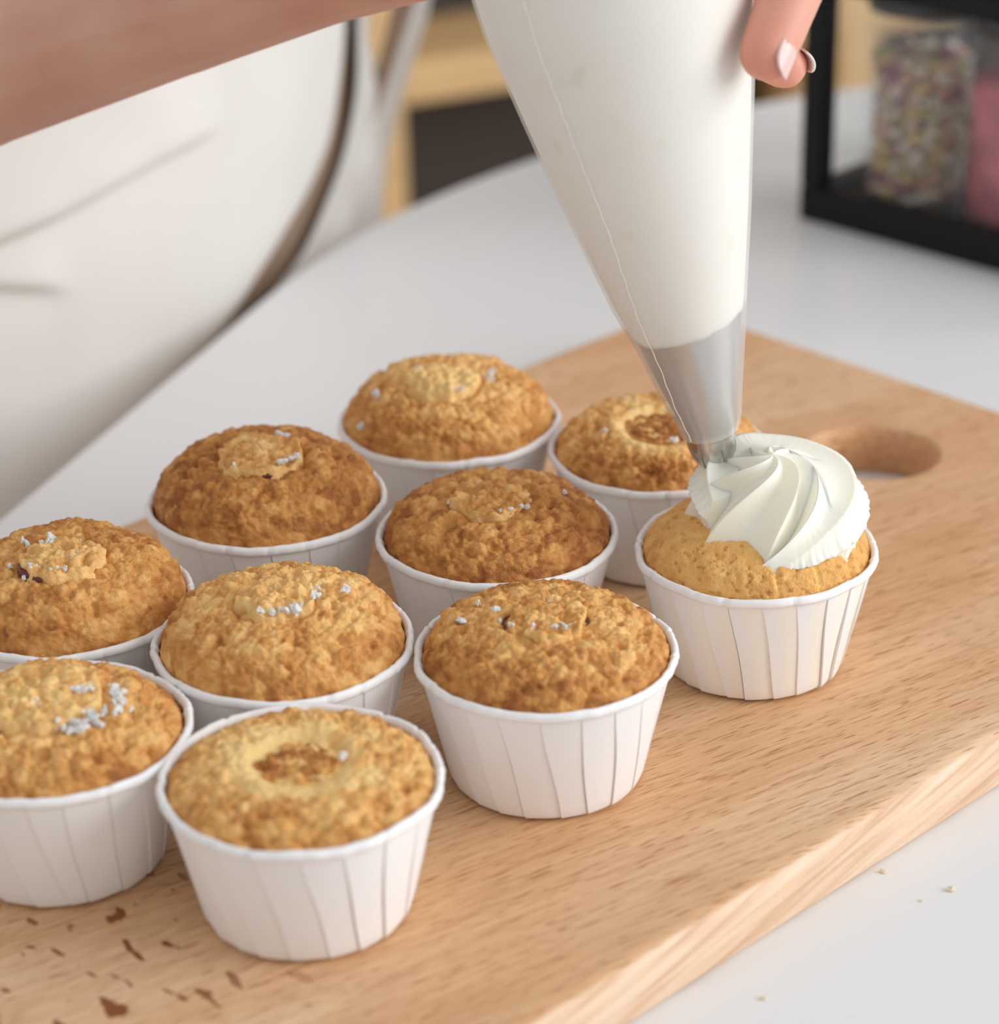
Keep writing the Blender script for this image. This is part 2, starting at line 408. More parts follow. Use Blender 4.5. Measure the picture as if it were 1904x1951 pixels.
# ------------------------------------------------------------------ chopping board
GA = math.radians(43.6)
U = Vector((math.cos(GA), math.sin(GA), 0)); V = Vector((-math.sin(GA), math.cos(GA), 0))
ORG = U * 0.634 + V * 0.4415          # middle of the far end of the board
bd = thing('chopping_board', 'long beech chopping board with a round finger hole carrying all the cupcakes', 'chopping board', (ORG.x, ORG.y, TT), GA)
def rrect(x0, x1, y0, y1, r, n=12):
    pts = []
    for cx, cy, a0 in ((x1 - r, y1 - r, 0), (x0 + r, y1 - r, 90), (x0 + r, y0 + r, 180), (x1 - r, y0 + r, 270)):
        for k in range(n + 1):
            a = math.radians(a0 + 90 * k / n); pts.append((cx + r * math.cos(a), cy + r * math.sin(a)))
    return pts
def board():
    T = -TT; bm = bmesh.new()
    x0, x1, y0, y1, R = -0.46, 0.002, -0.1305, 0.1305, 0.012
    prof = [(0.0035, T), (0.0018, T - 0.0003), (0.0008, T - 0.0010), (0.0, T - 0.0028), (0.0, 0.0018), (0.0006, 0.0006), (0.0018, 0.0)]
    hc = (-0.0515, 0.0); hr = 0.0198; K = 64
    hprof = [(0.0018, T), (0.0006, T - 0.0005), (0.0, T - 0.0016), (0.0, 0.0012), (0.0012, 0.0)]
    outer = [[bm.verts.new((x, y, z)) for x, y in rrect(x0 + d, x1 - d, y0 + d, y1 - d, R - d)] for d, z in prof]
    inner = [[bm.verts.new((hc[0] + (hr + d) * math.cos(2 * PI * k / K), hc[1] + (hr + d) * math.sin(2 * PI * k / K), z)) for k in range(K)] for d, z in hprof]
    for loops, flip in ((outer, False), (inner, True)):
        for a, b_ in zip(loops, loops[1:]):
            n = len(a)
            for i in range(n):
                q = [a[i], b_[i], b_[(i + 1) % n], a[(i + 1) % n]]
                bm.faces.new(q[::-1] if flip else q)
    for lo, li_ in ((outer[0], inner[0]), (outer[-1], inner[-1])):
        es = []
        for l in (lo, li_):
            for i in range(len(l)):
                es.append(bm.edges.get((l[i], l[(i + 1) % len(l)])))
        bmesh.ops.triangle_fill(bm, use_beauty=True, edges=es)
    bmesh.ops.recalc_face_normals(bm, faces=bm.faces)
    return bm
bo = bm_obj('board_panel', board(), wood_board(), bd, smooth=False)
bo.data.materials.append(wood_board(False))
for p in bo.data.polygons:
    if abs(p.normal.z) < 0.99 and math.hypot(p.center.x + 0.0515, p.center.y) < 0.023: p.material_index = 1
    if abs(p.normal.z) < 0.99: p.use_smooth = True

# ------------------------------------------------------------------ cupcakes
RIM, RB, HC = 0.0320, 0.0232, 0.0343

def paper_cup(par, seed, npl=20, twist=12, amp=0.00030, mat=M_PAPER, scale=1.0, cream=False):
    rng = np.random.RandomState(seed)
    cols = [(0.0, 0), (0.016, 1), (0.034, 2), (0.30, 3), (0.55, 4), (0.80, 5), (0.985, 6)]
    nz = 16
    zs = np.linspace(0.0, HC - 0.0016, nz)
    v = []; lay = []
    ampk = amp * rng.uniform(0.35, 1.25, npl); ph = rng.uniform(-0.12, 0.12, npl); tw = np.radians(twist + rng.uniform(-3, 3, npl))
    ph2 = rng.uniform(0, 6.28, npl)
    th0 = rng.uniform(0, 2 * PI)
    cs = []
    # small rounded bottom edge first
    levels = [(-1, 0.0003)] + [(i, z) for i, z in enumerate(zs)]
    for li_, z in levels:
        f = max(0, z) / zs[-1]
        r = RB + (RIM - 0.0011 - RB) * f
        if li_ == -1: r -= 0.0016
        elif li_ == 0: z = 0.0012
        for k in range(npl):
            k2 = (k + 1) % npl
            a0 = 2 * PI * (k + ph[k]) / npl; a1 = 2 * PI * ((k + 1 if k2 else npl) + ph[k2]) / npl
            t0 = tw[k] * (1 - f) ** 1.2 + 0.012 * math.sin(ph2[k] + 5 * f); t1 = tw[k2] * (1 - f) ** 1.2 + 0.012 * math.sin(ph2[k2] + 5 * f)
            for u_, ci in cols:
                a = th0 + (a0 + t0) * (1 - u_) + (a1 + t1) * u_
                env = min(1, 0.35 + 1.2 * (1 - f)) if f > 0.2 else 1.0
                amp_k = ampk[k] * env
                half = (a1 - a0) / 2
                chord = (1 - math.cos(half * (2 * u_ - 1)) * 0 - (math.cos(half) / max(0.5, math.cos(half * (2 * u_ - 1)))))
                off = [-1.9, -1.9, 1.0, 0.9, 0.55, 0.1, -0.7][ci] * amp_k - r * chord * 0.75 * (1 - 0.55 * f)
                v.append(((r + off) * math.cos(a), (r + off) * math.sin(a), z))
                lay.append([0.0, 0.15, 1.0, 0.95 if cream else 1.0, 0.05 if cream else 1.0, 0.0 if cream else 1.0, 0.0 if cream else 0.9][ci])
    nc = npl * len(cols); nr = len(levels)
    faces = grid_faces(nr, nc)
    v = np.array(v) * scale
    bi = len(v); v = np.vstack([v, [[0, 0, 0.0003]]]); lay.append(1.0)
    fl = [tuple(f) for f in faces] + [(bi, (i + 1) % nc, i) for i in range(nc)]
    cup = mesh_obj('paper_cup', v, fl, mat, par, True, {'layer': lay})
    cup.data.set_sharp_from_angle(angle=math.radians(24))
    # rolled rim
    n = 200; t = np.linspace(0, 2 * PI, n, endpoint=False)
    prof = [(-0.0022, -0.0026), (-0.0019, -0.0008), (-0.0015, 0.0001), (-0.0009, 0.0004), (-0.0004, 0.0002), (0.0, -0.0005), (0.0, -0.0014), (-0.0003, -0.0020), (-0.0008, -0.0022), (-0.0016, -0.0021)]
    P = np.stack([np.cos(t) * 3, np.sin(t) * 3, 0 * t + seed * 7.3], -1)
    jr = 0.0004 * vnoise(P, seed) + 0.00018 * vnoise(P * 4, seed + 1); jz = 0.0003 * vnoise(P * 1.3, seed + 2) + 0.00012 * vnoise(P * 5, seed + 3)
    cre = np.ones(n)
    for k in range(npl):
        if rng.rand() < 0.6:
            ci = int(((th0 + 2 * PI * (k + ph[k]) / npl) % (2 * PI)) / (2 * PI) * n); jr[ci] -= 0.00045; jz[ci] -= 0.0002; jr[(ci + 1) % n] += 0.00015
    rv = np.stack([np.stack([(RIM + jr + d) * np.cos(t), (RIM + jr + d) * np.sin(t), HC + dz + jz], -1) for d, dz in prof])
    fr = grid_faces(len(prof) + 1, n); fr = fr % (len(prof) * n)
    mesh_obj('cup_rim', rv * scale, fr[:, ::-1], mat, cup, True, {'layer': np.full(len(prof) * n, 0.95 if cream else 1.0)})
    return cup

def dome_z(r, Rd, D): return HC - 0.003 + (D + 0.003) * np.sqrt(np.maximum(0, 1 - np.minimum(1, r / Rd) ** 3.2))

def sponge(par, seed, D, plug, bake, lump=1.0, groove=0.0012, crater=None, mat=M_CAKE, smoothness=0.0, cracks=(), NR=120, NT=360, sag=0.0):
    """plug = (x, y, radius) in metres; bake = (centre, edge, noise amount)"""
    Rd = RIM - 0.0020
    # radial spacing finer towards the steep edge
    s = np.linspace(0, 1, NR); rr = Rd * (1 - (1 - s) ** 1.25)
    t = np.linspace(0, 2 * PI, NT, endpoint=False)
    X = rr[:, None] * np.cos(t); Y = rr[:, None] * np.sin(t)
    Z = dome_z(rr, Rd, D)[:, None] + 0 * X
    p = np.stack([X, Y, Z], -1).reshape(-1, 3)
    # analytic-ish normals
    eps = 1e-4; r1 = np.maximum(rr, 1e-6)
    dz = (dome_z(r1 + eps, Rd * 1.004, D) - dome_z(np.maximum(r1 - eps, 0), Rd * 1.004, D)) / (2 * eps)
    nx = (-dz[:, None]) * np.cos(t); ny = (-dz[:, None]) * np.sin(t); nz_ = np.ones_like(nx)
    nn = np.stack([nx, ny, nz_], -1).reshape(-1, 3); nn /= np.linalg.norm(nn, axis=1, keepdims=True)
    sd = seed * 31.7
    q = p + np.stack([fbm(p * 350 + sd, seed, 2), fbm(p * 350 + sd + 50, seed, 2), fbm(p * 350 + sd + 90, seed, 2)], -1) * 0.0011
    f1, f2, idv = worley(q * 285 + sd, seed)
    g1, g2, _ = worley(q * 640 + sd, seed + 5)
    big = fbm(p * 95 + sd, seed + 9, 2)
    big2 = fbm(p * 210 + sd, seed + 19, 2)
    lumps = (0.40 - np.minimum(1, f1) ** 2) * 0.0017 + (0.35 - np.minimum(1, g1) ** 2) * 0.0011
    pits = -0.0013 * np.clip((fbm(p * 300 + sd + 7, seed + 3, 2) - 0.25) * 3, 0, 1)
    dsp = lump * (lumps + pits) + 0.0009 * big + 0.00045 * big2 * lump
    bk = bake[0] + (bake[1] - bake[0]) * np.clip((np.hypot(p[:, 0], p[:, 1]) / Rd), 0, 1) ** 3 + bake[2] * fbm(p * 110 + sd + 3, seed + 21, 3) + 0.34 * (idv - 0.5) * min(1, lump + .2) + 0.26 * fbm(p * 420 + sd, seed + 33, 2)
    rd = np.hypot(p[:, 0], p[:, 1])
    edge = np.clip((Rd - rd) / 0.0025, 0, 1)
    dsp = dsp * (0.35 + 0.65 * edge)
    if plug is not None:
        ang = np.arctan2(p[:, 1] - plug[1], p[:, 0] - plug[0])
        wob = 1 + 0.07 * fbm(np.stack([np.cos(ang) * 1.6, np.sin(ang) * 1.6, 0 * ang + sd], -1), seed + 40, 2)
        dp = np.hypot(p[:, 0] - plug[0], p[:, 1] - plug[1]) / wob
        gv = np.exp(-((dp - plug[2] - 0.0003) / 0.0011) ** 2)
        side = 0.55 + 0.45 * np.sin(ang * 1 + seed * 1.7)
        dsp = dsp - groove * gv * (0.35 + 0.65 * side)
        if crater:
            depth, width, pale = crater
            k = np.clip((plug[2] + width - dp) / width, 0, 1); k = k * k * (3 - 2 * k)
            dsp = dsp * (1 - 0.75 * np.clip(np.exp(-((dp - plug[2] - width * .5) / width) ** 2), 0, 1)) - depth * k
            lw = np.clip(0.6 - 0.6 * np.cos(ang - 0.4), 0, 1)
            bk = bk - pale * np.exp(-((dp - plug[2] - width * .7) / (width * .8)) ** 2) * lw
        else:
            dsp = np.where(dp < plug[2] - 0.0005, np.minimum(dsp, 0) - 0.0012, dsp)
    for (ax, ay, bx, by, wd, dpth) in cracks:
        d = np.array([bx - ax, by - ay]); L2 = d @ d
        tt = np.clip(((p[:, 0] - ax) * d[0] + (p[:, 1] - ay) * d[1]) / L2, 0, 1)
        wv = 0.0007 * fbm(p * 500 + 3, 77, 2)
        dd = np.hypot(p[:, 0] - ax - tt * d[0] + wv, p[:, 1] - ay - tt * d[1] - wv)
        e = np.exp(-(dd / (wd * (1.1 - 0.7 * tt))) ** 2); dsp = dsp - dpth * e; bk = bk - 0.9 * e
    if smoothness:
        pore = np.clip((fbm(p * 900 + sd, seed + 60, 2) - 0.30) * 4, 0, 1); dsp = dsp - 0.0005 * pore; bk = bk + 0.25 * pore
    p2 = p + nn * dsp[:, None]
    # keep inside the rim
    r2_ = np.hypot(p2[:, 0], p2[:, 1]); k = np.minimum(1, (RIM - 0.0017) / np.maximum(r2_, 1e-6)); p2[:, 0] *= k; p2[:, 1] *= k
    V_ = p2.reshape(NR, NT, 3)
    # skirt down into the cup, closed underneath
    sk1 = V_[-1].copy(); sk1[:, 2] = HC - 0.006; sk1[:, :2] *= 0.93
    sk2 = sk1.copy(); sk2[:, 2] = 0.0030; sk2[:, :2] *= 0.74
    sk3 = sk2.copy(); sk3[:, :2] *= 0.02
    verts = np.concatenate([V_.reshape(-1, 3), sk1, sk2, sk3])
    bk = np.concatenate([bk, np.full(3 * NT, 0.5)])
    o = mesh_obj('sponge_cake', verts, grid_faces(NR + 3, NT), mat, par, True, {'bake': bk})
    return Rd

def cake_plug(par, seed, cx, cy, cz, rad, hgt, bake, tilt=(0, 0), lump=1.0, stretch=(1, 1), rot=0.0):
    NR, NT = 36, 130
    s = np.linspace(0, 1, NR); t = np.linspace(0, 2 * PI, NT, endpoint=False); sd = seed * 17.3 + 4
    # profile: top then side wall going down
    rr = np.where(s < 0.8, s / 0.8 * rad * 0.97, rad * (0.97 + 0.06 * (s - 0.8) / 0.2))
    zz = np.where(s < 0.8, hgt * (1 - 0.75 * (s / 0.8) ** 3.0), hgt * 0.25 - (s - 0.8) / 0.2 * (hgt * 0.25 + 0.0035))
    w = 1 + 0.20 * fbm(np.stack([np.cos(t) * 1.8, np.sin(t) * 1.4, 0 * t + sd], -1), seed, 3)
    X = rr[:, None] * np.cos(t) * w * stretch[0]; Y = rr[:, None] * np.sin(t) * w * stretch[1]
    Z = zz[:, None] + tilt[0] * X + tilt[1] * Y
    p = np.stack([X, Y, Z], -1).reshape(-1, 3)
    qq = p + np.stack([fbm(p * 350 + sd, seed, 2), fbm(p * 350 + sd + 50, seed, 2), fbm(p * 350 + sd + 90, seed, 2)], -1) * 0.0012
    f1, _, idv = worley(qq * 330 + sd, seed); g1, _, _ = worley(qq * 700 + sd, seed + 1)
    pit = np.clip((fbm(p * 320 + sd + 7, seed + 3, 2) - 0.2) * 3, 0, 1)
    topm = np.repeat(np.clip((0.97 - s) / 0.2, 0, 1), NT)
    dd = lump * ((0.45 - np.minimum(1, f1) ** 2) * 0.0021 + (0.4 - np.minimum(1, g1) ** 2) * 0.0013 - 0.0011 * pit + 0.0009 * fbm(p * 200 + sd, seed, 2))
    p[:, 2] += dd * topm
    p[:, 0] *= 1 + 0.4 * dd / rad; p[:, 1] *= 1 + 0.4 * dd / rad
    side = np.repeat(np.clip((s - 0.74) / 0.12, 0, 1), NT)
    bk = bake + 0.32 * (idv - 0.5) + 0.30 * fbm(p * 160 + sd, seed + 5, 3) + 0.2 * fbm(p * 420 + sd, seed + 6, 2)
    bk = bk * (1 - 0.8 * side) + 0.05 * side
    o = mesh_obj('cake_plug', p, grid_faces(NR, NT), M_CAKE, par, True, {'bake': bk})
    o.location = (cx, cy, cz); o.rotation_euler = (0, 0, rot)
    return o

def jam(par, cx, cy, cz, rad, a0, a1, thick=0.0009):
    cz -= 0.0006; thick *= 0.65
    n, m_ = 26, 8
    a = np.radians(np.linspace(a0, a1, n)); tt = np.linspace(0, 2 * PI, m_, endpoint=False)
    tp = np.sin(np.linspace(0.12, PI - 0.12, n)) ** 0.6
    ro = rad + thick * tp[:, None] * np.cos(tt) + 0.0003 * np.sin(a * 9)[:, None]
    v = np.stack([cx + ro * np.cos(a)[:, None], cy + ro * np.sin(a)[:, None], cz + thick * tp[:, None] * np.sin(tt) * 1.1], -1)
    mesh_obj('jam_filling', v, grid_faces(n, m_), M_JAM, par)

def lump_mesh(seed, r=1.0):
    bm = bmesh.new(); bmesh.ops.create_icosphere(bm, subdivisions=2, radius=1.0)
    P = np.array([v.co[:] for v in bm.verts]); d = 1 + 0.95 * fbm(P * 2.3 + seed * 9.1, seed, 2)
    for v, k in zip(bm.verts, d): v.co *= k
    me = bpy.data.meshes.new('sugar_crumb'); bm.to_mesh(me); bm.free()
    me.materials.append(M_SUGAR)
    return me
LUMPS = [lump_mesh(k) for k in range(9)]
def sugar(par, pts, seed):
    rng = random.Random(seed)
    for x, y, z, s in pts:
        o = bpy.data.objects.new('sugar_crumb', rng.choice(LUMPS)); COL.objects.link(o); o.parent = par
        o.location = (x, y, z); o.rotation_euler = (rng.random() * 6, rng.random() * 6, rng.random() * 6)
        o.scale = (s * rng.uniform(.6, 1.5), s * rng.uniform(.6, 1.5), s * rng.uniform(.5, 1.0))

def cluster(x, y, z, n, sp, s, seed, ang=0, asp=0.5):
    r = random.Random(seed); out = []
    for _ in range(int(n * 1.8)):
        a = r.gauss(0, sp); b_ = r.gauss(0, sp * asp)
        out.append((x + a * math.cos(ang) - b_ * math.sin(ang), y + a * math.sin(ang) + b_ * math.cos(ang), z + r.uniform(-0.0002, 0.0003), s * 0.8 * r.uniform(.4, 1.25)))
    return out

GRP = 'cupcakes in white paper cups on the board'
mmk = 0.001
# key: x, y, dome mm, plug(x,y,r mm), plug height mm, plug bake, sponge bake(centre, edge, noise), label, scale
CUPS = {
 'A': dict(p=(-0.0452, 0.4803), D=4.3, plug=(-0.3, 0.4, 8.8), ph=0.5, pb=0.78, bake=(0.22, 0.62, 0.30), groove=.0006, crater=(.0017, .0046, .60), sc=1.0,
           label='frontmost cupcake, pale golden top with a sunken browned centre ringed in smooth yellow'),
 'B': dict(p=(0.0103, 0.5353), D=9.2, plug=(0.1, -2.6, 9.6), ph=0.9, pb=0.50, bake=(0.42, 0.82, 0.26), sc=1.0,
           label='browned cupcake in front of the frosted one, white sugar grains beside its round centre plug'),
 'D': dict(p=(-0.1036, 0.5032), D=6.9, plug=(-3.0, 1.5, 14.5), ph=1.5, pb=0.24, bake=(0.36, 0.66, 0.24), sc=1.0,
           label='cupcake cut by the left edge with a large pale centre and thick white sugar clumps'),
 'E': dict(p=(-0.0534, 0.5436), D=12.5, plug=(-0.4, -3.0, 9.4), ph=1.3, pb=0.22, bake=(0.40, 0.60, 0.24), sc=1.0,
           label='golden cupcake behind the frontmost one, pale centre plug crumbling white along its near edge'),
 'F': dict(p=(-0.1098, 0.5681), D=14.0, plug=(1.6, -6.5, 9.8), ph=1.6, pb=0.34, bake=(0.58, 0.72, 0.20), sc=1.0,
           label='cupcake at the left edge with a raised sugared plug over dark red jam'),
 'G': dict(p=(-0.0633, 0.6237), D=14.0, plug=(-0.5, -4.2, 11.0), ph=1.5, pb=0.38, bake=(0.72, 0.78, 0.20), sc=1.02,
           label='dark golden cupcake by the apron, raised yellow plug with a little red jam showing'),
 'H': dict(p=(-0.0142, 0.6754), D=14.0, plug=(-1.6, -6.0, 10.6), ph=1.5, pb=0.06, bake=(0.40, 0.62, 0.20), sc=1.01,
           label='pale golden cupcake furthest back on the board, white specks around its low plug'),
 'I': dict(p=(-0.0007, 0.6009), D=10.1, plug=(-1.2, -1.6, 10.4), ph=1.0, pb=0.56, bake=(0.60, 0.88, 0.22), sc=1.0,
           label='evenly browned cupcake in the middle of the group, plug as brown as its crust'),
 'J': dict(p=(0.0455, 0.6535), D=10.1, plug=(0.5, -5.5, 10.0), ph=-0.2, pb=0.86, bake=(0.36, 0.66, 0.36), groove=.0010, crater=(.0016, .0036, .38), sc=0.98,
           label='cupcake partly hidden behind the piping bag tip, dark brown sunken centre'),
}
for i, (key, d) in enumerate(CUPS.items()):
    t = thing('cupcake', d['label'], 'cupcake', (d['p'][0], d['p'][1], 0.0), 0, GRP)
    t.scale = (d['sc'],) * 3
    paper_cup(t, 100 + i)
    D = d['D'] * mmk; px_, py_, pr = [c * mmk for c in d['plug']]
    Rd = sponge(t, 10 + i, D, (px_, py_, pr), d['bake'], groove=d.get('groove', .0016), crater=d.get('crater'))
    zt = float(dome_z(np.array([math.hypot(px_, py_)]), Rd, D)[0])
    if d.get('crater'): zt -= d['crater'][0] + 0.0003
    cake_plug(t, 50 + i, px_, py_, zt, pr, d['ph'] * mmk + 0.0004, d['pb'], rot=i * 0.7)
    ze = zt + 0.0012
    S = []
    if key == 'B':
        jam(t, px_, py_, zt - .0002, pr + .0004, -10, 40, .0005); jam(t, px_, py_, zt - .0002, pr + .0004, 150, 205, .0006)
        S = [(-20.0, 1.5, 1.1), (-11.5, 3.2, 1.0), (-10.8, -2.0, .6), (-8.0, -6.3, .9), (-2.8, -7.5, .75), (2.5, -8.2, .8), (4.5, -8.0, .9), (6.0, -7.6, .6), (-16, 9, .7), (-3, 1.0, .5), (1.2, 5, .4)]
    if key == 'D':
        jam(t, px_, py_, zt - .0003, pr + .0002, 205, 245, .0012)
        S = []
        c1 = cluster(6.5, 2.8, 0, 7, 1.5, 1.15, 1) + cluster(14.5, 3.0, 0, 11, 1.9, 1.25, 2, 2.2, .7) + cluster(11.0, -7.0, 0, 12, 3.0, 1.25, 3, 0.9, .35) + cluster(4.5, -12.0, 0, 6, 2.0, .8, 4) + cluster(-1, -2, 0, 3, 2, .6, 5)
        S = [(a, b_, s) for a, b_, z, s in c1]
    if key == 'E':
        S = [(15.5, 2.5, 1.1), (8.6, 1.8, .9), (9.2, -1.5, .9), (8.2, -4.0, .8), (4.2, -10.5, 1.3), (2.2, -11.5, 1.1), (0.8, -11.0, .9), (5.4, -9.2, .9), (-3.8, -11.6, 1.0), (-1, -12.0, .8)]
    if key == 'F':
        jam(t, px_, py_, zt - .0001, pr + .0006, 168, 248, .0019); jam(t, px_, py_, zt, pr + .0006, 40, 75, .0008)
        c1 = cluster(-2.0, 1.0, 0, 8, 1.8, 1.0, 7, .5, .5) + cluster(2.5, -9.2, 0, 9, 1.5, .9, 8, .3, .5) + cluster(-5, -13.5, 0, 5, 1.5, .8, 9) + cluster(6.0, -6.0, 0, 4, 1.0, .7, 10) + cluster(1, -14.5, 0, 4, .9, .8, 11)
        S = [(a, b_, s) for a, b_, z, s in c1] + [(-11.5, -8.5, .7), (-9.8, 2.8, 1.2), (-8.6, 2.0, 1.0), (4.2, 3.4, .9)]
    if key == 'G':
        jam(t, px_, py_, zt - .0002, pr + .0002, 262, 292, .0016)
        S = [(3.5, 8.2, 1.2), (4.6, 8.4, 1.2), (5.7, 8.1, 1.1), (4.2, 7.5, .9), (-3.5, 7.4, .8), (5.5, -12.0, .9), (6.8, -11.2, .9), (8.2, -9.8, .8), (9.6, -8.6, .9), (-6.5, -13.0, .8)]
    if key == 'H':
        S = [(-20.0, -8.0, 1.4), (-8.0, -1.8, 1.2), (12.3, -2.5, 1.5), (-24.4, -14.5, .8), (2, -15.5, .7), (4, -15.2, .7)]
    if key == 'I':
        S = [(-7.5, 2.5, .7), (-4.4, 5, .5), (2.6, 4.6, .5), (6.5, -8.5, .8), (8.0, -7.0, .7), (3.5, -10, .6), (18, 4, .7), (-12.5, -3, .6), (1, -11, .5)]
    if key == 'A':
        S = [(9.2, -0.5, .7), (9.0, 1.8, .6), (9.8, .6, .5)]
    if key == 'J':
        S = [(-8, 14, .8), (-16, -8, .8), (3.5, -16, 1.0), (2.5, -15.8, .8), (8, -11, .8)]
    pts = []
    for x, y, s in S:
        x *= mmk; y *= mmk
        z = float(dome_z(np.array([math.hypot(x, y)]), Rd, D)[0])
        if math.hypot(x - px_, y - py_) < pr * 1.02:
            z = zt + d['ph'] * mmk * 0.85
        pts.append((x, y, z + 0.0003, s * 0.00098))
    sugar(t, pts, i)

# --- the frosted cupcake
CX, CY = 0.0664, 0.5893
t = thing('cupcake', 'frosted cupcake under the piping nozzle, smooth pale sponge with a swirl of white cream', 'cupcake', (CX, CY, 0), 0, GRP)
t.scale = (0.99, 0.99, 0.985)
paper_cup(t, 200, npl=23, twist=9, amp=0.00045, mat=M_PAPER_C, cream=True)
sponge(t, 77, 0.0100, None, (0.55, 0.66, 0.22), lump=0.30, mat=M_CAKE2, smoothness=1.0,
       cracks=((0.0215, -0.0145, 0.0245, -0.0200, 0.0011, 0.0022), (0.002, -0.024, 0.003, -0.029, 0.0008, 0.0012), (0.013, -0.022, 0.014, -0.0265, .0006, .0008)))

# whipped cream swirl: a twisted pile plus the ring of rope that ends under the nozzle
def cream():
    vs = []; fs = []
    def add(v, f):
        base = sum(len(x) for x in vs); vs.append(v.reshape(-1, 3)); fs.append(f + base)
    OX, OY = 4.6, 0.0
    ZB = HC * 1000 + 5.0
    # --- pile
    NS, NP = 70, 440
    s = np.linspace(0.0, 1, NS)[:, None]; al = np.linspace(0, 2 * PI, NP, endpoint=False)[None, :]
    n_arm = 8
    frac = ((al - math.radians(168)) / (2 * PI) * n_arm) % 1.0
    w = np.abs(frac - 0.5) * 2
    cst = w ** 1.9
    rmax = 21.8 + 1.6 * cst + 1.3 * np.cos(al - math.radians(195)) + 0.35 * fbm(np.stack([np.cos(al[0]) * 22, np.sin(al[0]) * 22, 0 * al[0]], -1), 31, 2)[None, :]
    k = 1 - 0.34 * (1 - cst) * np.sin(np.clip(s * 1.25, 0, 1) * PI / 2) * (1 - 0.72 * np.clip((s - 0.62) / 0.38, 0, 1) ** 1.5)
    r = s * rmax * k + 0 * al
    z = 4.0 + 22.5 * np.sqrt(np.maximum(0, 1 - s ** 2.3)) * (1 - 0.13 * (1 - cst) * np.minimum(1, s * 3)) - 5.0 * s ** 3
    tw = math.radians(85)
    ph = al + tw * (1 - s) ** 1.15
    X = OX - 1.0 * (1 - s) + r * np.cos(ph); Y = OY - 2.0 * (1 - s) + r * np.sin(ph); Z = ZB + z - 4
    add(np.stack([X, Y, Z + 0 * X], -1), grid_faces(NS, NP))
    # --- ring: ridges R3 (inner top), R4 (outer top), R5 (outer edge) as radius / height against angle
    def curve(tab, psi):
        tab = np.array(tab, float); a = tab[:, 0]
        out = []
        for c in range(1, tab.shape[1]):
            # smooth by Catmull style interpolation
            y = tab[:, c]; mslope = np.gradient(y, a)
            i = np.clip(np.searchsorted(a, psi) - 1, 0, len(a) - 2); h = a[i + 1] - a[i]; u = np.clip((psi - a[i]) / h, 0, 1)
            out.append((2 * u**3 - 3 * u**2 + 1) * y[i] + (u**3 - 2 * u**2 + u) * h * mslope[i] + (-2 * u**3 + 3 * u**2) * y[i + 1] + (u**3 - u**2) * h * mslope[i + 1])
        return out
    psi = np.linspace(-108, 204, 320)
    #           angle radius height(above HC)
    R3 = [(-108, 25.2, 5.0), (-85, 22.0, 12.5), (-66, 18.7, 18), (-42, 13.5, 23), (-15, 8.5, 25.2), (25, 5.2, 26.3), (70, 4.6, 26.6), (120, 5.2, 26.4), (160, 8.0, 24.2), (185, 10.0, 22.6), (205, 11, 20)]
    R4 = [(-108, 25.0, 4.6), (-85, 23.8, 7.5), (-58, 22.2, 13.0), (-39, 22.4, 17), (-15, 21.2, 20.6), (10, 19.0, 23.2), (40, 15.6, 25.0), (92, 13.6, 26.4), (125, 15.0, 27.0), (150, 16.5, 25.2), (185, 18.0, 22), (205, 18.6, 17)]
    R5 = [(-108, 25.0, 4.0), (-85, 24.4, 5.0), (-58, 24.6, 7.0), (-39, 25.0, 9.0), (-15, 24.8, 11.6), (10, 24.2, 14.6), (40, 23.4, 17.2), (92, 22.6, 18.5), (125, 22.4, 18.5), (150, 22.4, 18.0), (185, 22.4, 16), (205, 21.6, 13)]
    r3, z3 = curve(R3, psi); r4, z4 = curve(R4, psi); r5, z5 = curve(R5, psi)
    P3 = np.stack([np.full_like(psi, 3.0), 0 * psi], -1)
    fr = fbm(np.stack([psi * 0.42, 0 * psi, 0 * psi], -1), 5, 2); fr2 = fbm(np.stack([psi * 0.42, 0 * psi + 9, 0 * psi], -1), 6, 2)
    r5 = r5 + 0.42 * fr; z5 = z5 + 0.25 * fr2; r4 = r4 + 0.10 * fr2
    key = [np.stack([r3 * 0.45, z3 - 5], -1), np.stack([r3, z3], -1), np.stack([r4, z4], -1), np.stack([r5, z5], -1),
           np.stack([r5 - 2.6, np.maximum(z5 - 5.2, 3.0)], -1), np.stack([r5 - 2.2, np.maximum(z5 - 10, 2.5)], -1), np.stack([r5 - 6, np.full_like(z5, 1.0)], -1)]
    sag = [0.8, 1.7, 1.9, 0.9, 0.3, 0.0]
    nseg = [8, 16, 16, 9, 6, 4]
    cent = np.stack([(r3 + r5) / 2, (z3 * .5 + z5 * .5) * 0.7], -1)
    rows = []
    for j in range(len(key) - 1):
        A, B = key[j], key[j + 1]
        d = B - A; L = np.linalg.norm(d, axis=1, keepdims=True) + 1e-6
        nrm = np.stack([-d[:, 1], d[:, 0]], -1) / L
        mid = (A + B) / 2
        sg = np.sign(((cent - mid) * nrm).sum(1, keepdims=True))
        for u in np.linspace(0, 1, nseg[j], endpoint=False):
            prof = (4 * u * (1 - u)) ** 0.85
            rows.append(A * (1 - u) + B * u + nrm * sg * prof * np.minimum(sag[j], L * 0.16))
    rows.append(key[-1])
    rows = np.array(rows)                     # (m, npsi, 2)
    a = np.radians(psi)[None, :]
    X = OX + rows[..., 0] * np.cos(a); Y = OY + rows[..., 0] * np.sin(a); Z = HC * 1000 + rows[..., 1]
    v = np.stack([X, Y, Z], -1); f = grid_faces(v.shape[0], v.shape[1], wrap=False)
    add(v, f[:, ::-1])
